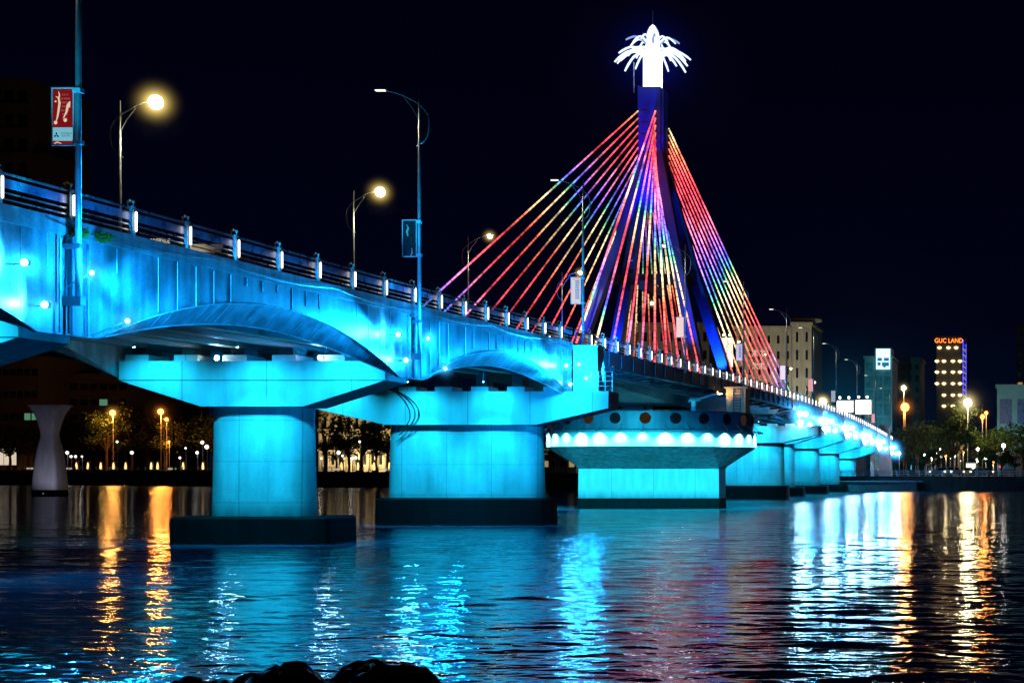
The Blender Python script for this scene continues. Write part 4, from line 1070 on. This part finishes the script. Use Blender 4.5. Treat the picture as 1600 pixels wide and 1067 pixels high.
# glass tower with screen
gt_ = building('glass_tower', 'teal glass tower with a bright screen at its top', 1351, 1394, 560, 700, 30, M_teal, rows=8, cols=3, win=(.8, .8), winmat=surf('teal_glass', (.05, .2, .24), .25, var=.4, scale=.3))
a = P(1369, 545, 699); b = P(1391, 577, 699); m = MB(); m.box(a.x-.5, b.x+.5, 699, 712, P(0, 559, 699).z+.8, a.z+.3); m.build('screen_box', M_teal, gt_)
m = MB(); m.box(a.x, b.x, 698.6, 698.8, b.z, a.z); scr = m.build('screen', E_screen, gt_)
m = MB()
for (x0, x1, y0, y1) in ((1371, 1378, 559, 564), (1381, 1389, 559, 564), (1371, 1376, 566, 571), (1378, 1389, 566, 572), (1380, 1384, 572, 574)):
    u, v_ = P(x0, y0, 698.5), P(x1, y1, 698.5); m.box(u.x, v_.x, 698.3, 698.5, v_.z, u.z)
m.build('screen_picture', E_screenb, scr)
q = P(1372, 700, 660); flood('facade_light', 'teal floodlight below the glass tower', (q.x, 660, 5), (0, 1, 1.2), 50000, (.1, .75, .9), E_white, 120, .2, None, None)
building('concrete_tower', 'dark unfinished tower right of the glass tower', 1395, 1438, 562, 760, 30, M_brown, rows=10, cols=4, win=(.5, .5))
# tower with orange letters
gu = building('lit_tower', 'dark tower with rows of warm lamps and orange GUC LAND letters', 1463, 1502, 538, 800, 30, M_brown, base=4, rows=0, parapet=False)
m = MB(); a = P(1462, 525, 799.5); b = P(1503, 538, 799.5); m.box(a.x, b.x, 799, 829, b.z+.01, a.z); m.build('roof_storey', M_darkg, gu)
m = MB(); a2 = P(1503, 528, 800); b2 = P(1511, 660, 800); m.box(a2.x+.01, b2.x, 802, 829, 2, a2.z); m.build('side_wall', M_darkg, gu)
text_mesh('sign_letters', 'GUC LAND', 3.0, E_signo, gu, tuple(P(1482.5, 532.5, 798.4)), sx=.86, ext=.1)
for i, (y, xs) in enumerate(((544, (1468, 1482, 1494)), (565, (1464, 1475, 1489, 1500)), (582, (1464, 1475, 1489, 1500)), (600, (1464, 1475, 1489, 1500)), (618, (1475, 1489, 1500)), (635, (1475, 1489)))):
    for x in xs:
        q = P(x, y, 799.4); m = MB(); m.lathe((q.x, 799.2, q.z-.5), [(.25, 0), (.95, .5), (1.05, .9), (.5, 1.3)], 8); m.build('facade_lamp', E_lamp, gu)
m = MB()
for k in range(9):
    q = P(1506.5, 546+k*9, 799); m.tube([(q.x-.8, 800.6, q.z+.6), (q.x+.8, 800.6, q.z-.6)], .35, 5)
m.build('strip_lamps', E_winw, gu)
m = MB(); q = P(1503, 530, 799); q2 = P(1510.5, 618, 799); m.box(q.x+.2, q.x+.7, 801.3, 801.6, q2.z, q.z); m.box(q2.x-.6, q2.x-.2, 801.3, 801.6, q2.z, q.z-2); 
for k in range(9):
    z = q2.z+(q.z-q2.z)*k/9; m.box(q.x+.7, q2.x-.6, 801.35, 801.55, z, z+.25)
m.build('blue_strip', E_blue, gu)
tb = building('teal_building', 'teal-lit modern building at the right edge', 1558, 1640, 606, 500, 25, M_teal, base=3, rows=2, cols=3, win=(.7, .62), winmat=surf('blue_glass', (.03, .08, .2), .3))
q = P(1575, 660, 470); flood('facade_light', 'teal floodlight below the teal-lit building', (q.x, 478, 9), (0, 1, .55), 9000, (.1, .8, 1.0), E_white, 140, .15, None, None)
building('dark_highrise', 'tall barely visible high-rise behind the teal building', 1588, 1660, 510, 900, 40, M_darkg, rows=14, cols=6, lit=[(8, 0), (11, 1)])
building('low_block', 'low dark block at the right edge behind the promenade', 1560, 1625, 712, 440, 8, M_grey, base=3, rows=1, cols=2, win=(.5, .6), winmat=M_teal)
# billboards
def billboard(px0, px1, py0, py1, Y, mat, label, base):
    a, b = P(px0, py0, Y), P(px1, py1, Y); r = thing('billboard', label, 'billboard', ((a.x+b.x)/2, Y, base), 'lit billboards beyond the bridge')
    m = MB(); m.box(a.x, b.x, Y, Y+.5, b.z, a.z); m.build('frame', M_steel, r)
    m = MB(); m.box(a.x+.2, b.x-.2, Y-.06, Y-.01, b.z+.2, a.z-.2); m.build('face', mat, r)
    for t in (.25, .75):
        x = a.x+(b.x-a.x)*t; m = MB(); m.box(x-.2, x+.2, Y+.5, Y+.9, base, b.z+1); m.build('support', M_steel, r)
        m = MB(); m.tube([(x, Y, a.z), (x, Y-1.2, a.z+.7)], .06, 4); m.build('lamp_arm', M_steel, r)
        m = MB(); m.ball((x, Y-1.2, a.z+.6), .3, 6); m.build('lamp_head', E_white, r)
    return r
billboard(1306, 1334, 625, 645, 450, E_board, 'left one of two glaring white billboards beyond the bridge', 3)
billboard(1336, 1362, 624, 648, 455, E_board, 'right one of two glaring white billboards beyond the bridge', 3)
billboard(1127, 1146, 527, 574, 520, E_boardy, 'cream glowing billboard right of the pylon leg', 3)
# rooftop letters seen through the railing (far bank building with sign)
rs = building('sign_building', 'dark building behind the left railing carrying white letters', 205, 290, 384, 700, 20, M_darkg, base=3)
m = thing('rooftop_letters', 'white VERA RIVERSIDE letters just above the kerb at the left', 'sign', tuple(P(242, 377, 698)))
text_mesh('letters', 'VERA RIVERSIDE', 2.7, E_shop, m, tuple(P(241, 377, 698)), sx=.66, ext=.05)

# ------------------------------------------------------------------ riverbank lights
def bank_lamp(px, py, Y, c, lens, W, bulb, label, base=None, hz=0, hc=None, name='street_lamp', grp='lamps along the riverbank', glob=False):
    q = P(px, py, Y); b = base if base is not None else 3.6
    r = thing(name, label, 'street lamp', (q.x, Y, b), grp)
    m = MB(); m.tube([(q.x, Y+.3, b), (q.x, Y+.3, q.z)], .12, 6); m.build('pole', M_steel, r)
    m = MB(); m.ball(q, bulb, 8); m.build('lamp_globe', lens, r, smooth=True)
    if W: 
        l = bpy.data.lights.new('lamp_light', 'POINT'); l.energy = W; l.color = c; l.shadow_soft_size = bulb; lo = bpy.data.objects.new('lamp_light', l); col.objects.link(lo); lo.parent = r; lo.location = Vector((q.x, Y-bulb-.6, q.z-bulb))-Vector(r['_org'])
    if hz: halo.append((q, hz*1.4, hc or c, 1.0))
OR = (1, .27, .04); YE = (1, .78, .36); WH = (1, .95, .82)
bank_lamp(176, 645, 545, (1, .42, .08), E_orange, 10000, .9, 'orange street lamp glowing in a tree on the left bank', hz=3.5)
bank_lamp(251, 643, 548, OR, E_orange, 20000, .9, 'reddish orange street lamp right of the lit tree', hz=3.5)
bank_lamp(260, 655, 556, OR, E_orange, 3000, .55, 'smaller orange lamp just right of the reddish one', hz=2.5)
bank_lamp(264, 690, 556, OR, E_orange, 1500, .35, 'low orange lamp among the left trees')
for i, (x, y) in enumerate(((105, 707), (111, 713), (118, 713), (128, 713), (206, 707), (183, 690), (248, 725), (281, 715), (290, 700), (308, 707), (316, 691), (323, 698))):
    bank_lamp(x, y, bank_at(x).y+8, WH, E_globe, 60 if i % 3 == 0 else 0, [.5, .4, .4, .3, .5, .35, .4, .35, .3, .45, .5, .6][i], ordn[i]+' small white globe lamp from the left on the left promenade', name='globe_lamp', grp='globe lamps on the left promenade')
for i, (x, y) in enumerate(((502, 716), (529, 707), (535, 712), (550, 716), (556, 715), (562, 690))):
    bank_lamp(x, y, bank_at(x).y+8, WH, E_globe, 60 if i % 3 == 0 else 0, [.3, .5, .3, .4, .4, .3][i], ordn[i]+' globe lamp from the left before the classical house', name='globe_lamp', grp='globe lamps before the classical house')
bank_lamp(1412, 606, 480, YE, E_warm, 4000, .6, 'pale yellow lamp beside the dark unfinished tower', base=3, hz=2.4)
bank_lamp(1414, 636, 480, OR, E_orange, 9000, 1.15, 'big orange lamp below the dark unfinished tower', base=3, hz=4)
bank_lamp(1512, 629, 450, YE, E_warm, 14000, 1.0, 'strong yellow lamp beside the tower with orange letters', base=3, hz=5)
bank_lamp(1535, 651, 470, OR, E_orange, 2500, .6, 'lower left one of two orange lamps at the right', base=3, hz=2)
bank_lamp(1541, 645, 475, OR, E_orange, 2000, .45, 'upper right one of two orange lamps at the right', base=3, hz=1.5)
bank_lamp(1568, 696, 440, WH, E_white, 800, .5, 'white lamp below the teal building', base=3)
bank_lamp(1405, 708, 385, (.7, .7, 1), E_white, 400, .35, 'pale lamp at the foot of the bridge end', base=3)
for i, (x, y) in enumerate(((1462, 708), (1470, 702), (1478, 712), (1489, 704), (1497, 700), (1505, 706), (1486, 715), (1540, 716), (1552, 722), (1455, 716), (1530, 705))):
    bank_lamp(x, y, 430+i*6, YE, [E_white, E_warm, E_orange][i % 3], 500, .3, ordn[i]+' small roadside light from the left on the right bank road', base=3, name='road_light', grp='small lights along the right bank road')
rr = random.Random(12)
for i in range(18):
    x, y = 1444+rr.random()*120, 700+rr.random()*30
    bank_lamp(x, y, 400+rr.random()*70, YE, [E_globe, E_warm, E_head, E_redl][i % 4], 0, .12+.22*rr.random(), ordn[i]+' tiny street light from the left among the traffic on the right bank', base=3, name='road_light', grp='tiny lights among the right bank traffic')
# bollards
bolx = [114, 132, 152, 172, 191, 231, 241, 281, 312, 529, 555, 580, 604]
for i, x in enumerate(bolx):
    q = bank_at(x)+Vector((0, 2.2, .1))
    r = thing('bollard_light', ordn[i]+' glowing promenade bollard from the left', 'bollard', tuple(q), 'glowing bollards on the promenade')
    m = MB(); m.box(q.x-.55, q.x+.55, q.y-.5, q.y+.5, q.z, q.z+.4); m.box(q.x-.5, q.x+.5, q.y-.45, q.y+.45, q.z+2.6, q.z+3.0); m.box(q.x-.4, q.x+.4, q.y-.1, q.y+.35, q.z+.4, q.z+2.6); m.build('pillar', M_brown, r)
    m = MB(); m.lathe((q.x, q.y-.35, q.z+.42), [(.3, 0), (.34, .6), (.22, 1.4), (.1, 2.0)], 8); m.build('lamp_glass', E_boll, r)
# benches / white strips of light on promenade
for i, (x0, x1) in enumerate(((38, 54), (95, 107), (258, 270), (512, 527), (596, 606))):
    a, b = bank_at(x0), bank_at(x1); m = MB(); m.tube([a+Vector((0, 1.5, .7)), b+Vector((0, 1.5, .7))], .28, 5)
    tag(m.build('light_strip', E_shop, None, tuple(a)), ordn[i]+' low white light strip from the left on the promenade edge', 'light strip', 'white light strips on the promenade')
# cars on the right bank
for i, (x, y, paint, rz, lab) in enumerate(((1512, 402, M_cary, PI, 'yellow car facing the river with both headlights on'), (1488, 392, M_carw, PI*.9, 'white car with headlights left of the yellow car'), (1470, 412, M_card, PI*.6, 'dark car at the left of the right bank road'), (1534, 410, M_card, PI*1.3, 'dark car right of the yellow car'))):
    q = P(x, 739, y); car((q.x, y, 3.05), rz, paint, lab, s=1.25)
# bus
bs = thing('bus', 'yellow-lit bus behind the cars on the right bank road', 'bus', tuple(P(1517, 739, 430)))
q = P(1517, 739, 430); m = MB(); m.box(q.x-1.3, q.x+1.3, 430, 440, 3.4, 6.3); m.build('body', M_cary, bs)
m = MB(); m.box(q.x-1.15, q.x+1.15, 429.9, 429.98, 4.6, 6.0); m.build('windscreen', E_boardy, bs)
for s in (-1, 1): m = MB(); m.tube([(q.x+s*1.0, 431.5, 3.5), (q.x+s*1.32, 431.5, 3.5)], .5, 12); m.build('wheel', M_tyre, bs)

# ------------------------------------------------------------------ painted haze around the lamps (self-emitting balls standing in for bloom)
hm, N, L = new_mat('lamp_halo')
tc = N.new('ShaderNodeTexCoord'); ln = N.new('ShaderNodeVectorMath'); ln.operation = 'LENGTH'; L.new(tc.outputs['Object'], ln.inputs[0])
mr = N.new('ShaderNodeMapRange'); mr.inputs[1].default_value = 0; mr.inputs[2].default_value = 1; mr.inputs[3].default_value = 1; mr.inputs[4].default_value = 0; L.new(ln.outputs['Value'], mr.inputs[0])
pw = N.new('ShaderNodeMath'); pw.operation = 'POWER'; pw.inputs[1].default_value = 7; L.new(mr.outputs[0], pw.inputs[0])
oi = N.new('ShaderNodeObjectInfo'); ml = N.new('ShaderNodeMath'); ml.operation = 'MULTIPLY'; L.new(pw.outputs[0], ml.inputs[0]); L.new(oi.outputs['Alpha'], ml.inputs[1])
em = N.new('ShaderNodeEmission'); L.new(oi.outputs['Color'], em.inputs[0]); L.new(ml.outputs[0], em.inputs[1])
vs = N.new('ShaderNodeVolumeScatter'); vs.inputs['Density'].default_value = .0002
ad = N.new('ShaderNodeAddShader'); L.new(em.outputs[0], ad.inputs[0]); L.new(vs.outputs[0], ad.inputs[1])
o = N.new('ShaderNodeOutputMaterial'); L.new(ad.outputs[0], o.inputs['Volume'])
hb = MB(); hb.ball((0, 0, 0), 1, 16); HME = proto(hb, 'halo', hm)
hroot = bpy.data.objects.new('painted_halos', None); col.objects.link(hroot)
tag(hroot, 'painted glowing haze in the air around the lit lamps', 'halo', kind='stuff')
for c, r, colr, s in halo:
    h = inst('halo_ball', HME, hroot, c); h.scale = (r, r, r); h.color = (*colr, s); h['kind'] = 'stuff'

# ------------------------------------------------------------------ world: clear night
w = bpy.data.worlds.new('World'); sc.world = w; w.use_nodes = True; N = w.node_tree.nodes; L = w.node_tree.links; N.clear()
tc = N.new('ShaderNodeTexCoord'); sp = N.new('ShaderNodeSeparateXYZ'); L.new(tc.outputs['Generated'], sp.inputs[0])
cr = N.new('ShaderNodeValToRGB'); e = cr.color_ramp
e.elements[0].position = 0; e.elements[0].color = (.0006, .0040, .0130, 1); e.elements[1].position = .30; e.elements[1].color = (.0003, .0002, .0034, 1)
q = e.elements.new(.09); q.color = (.0004, .0008, .0062, 1)
L.new(sp.outputs['Z'], cr.inputs[0])
sky = N.new('ShaderNodeTexSky'); sky.sky_type = 'NISHITA'; sky.sun_disc = False; sky.sun_elevation = math.radians(-6); sky.sun_rotation = math.radians(200)
bg = N.new('ShaderNodeBackground'); bg.inputs[1].default_value = 1.0; L.new(cr.outputs[0], bg.inputs[0])
bg2 = N.new('ShaderNodeBackground'); bg2.inputs[1].default_value = .002; L.new(sky.outputs[0], bg2.inputs[0])
ad = N.new('ShaderNodeAddShader'); L.new(bg.outputs[0], ad.inputs[0]); L.new(bg2.outputs[0], ad.inputs[1])
o = N.new('ShaderNodeOutputWorld'); L.new(ad.outputs[0], o.inputs[0])

for o in bpy.data.objects:
    if '_org' in o: del o['_org']
# ------------------------------------------------------------------ render settings
sc.view_settings.view_transform = 'Standard'; sc.view_settings.look = 'None'; sc.view_settings.exposure = 0; sc.view_settings.gamma = 1
c = sc.cycles; c.max_bounces = 5; c.diffuse_bounces = 2; c.glossy_bounces = 3; c.transparent_max_bounces = 6; c.volume_bounces = 0
c.caustics_reflective = False; c.caustics_refractive = False; c.sample_clamp_indirect = 6; c.use_light_tree = True
try: c.use_denoising = True; c.denoiser = 'OPENIMAGEDENOISE'
except Exception: pass
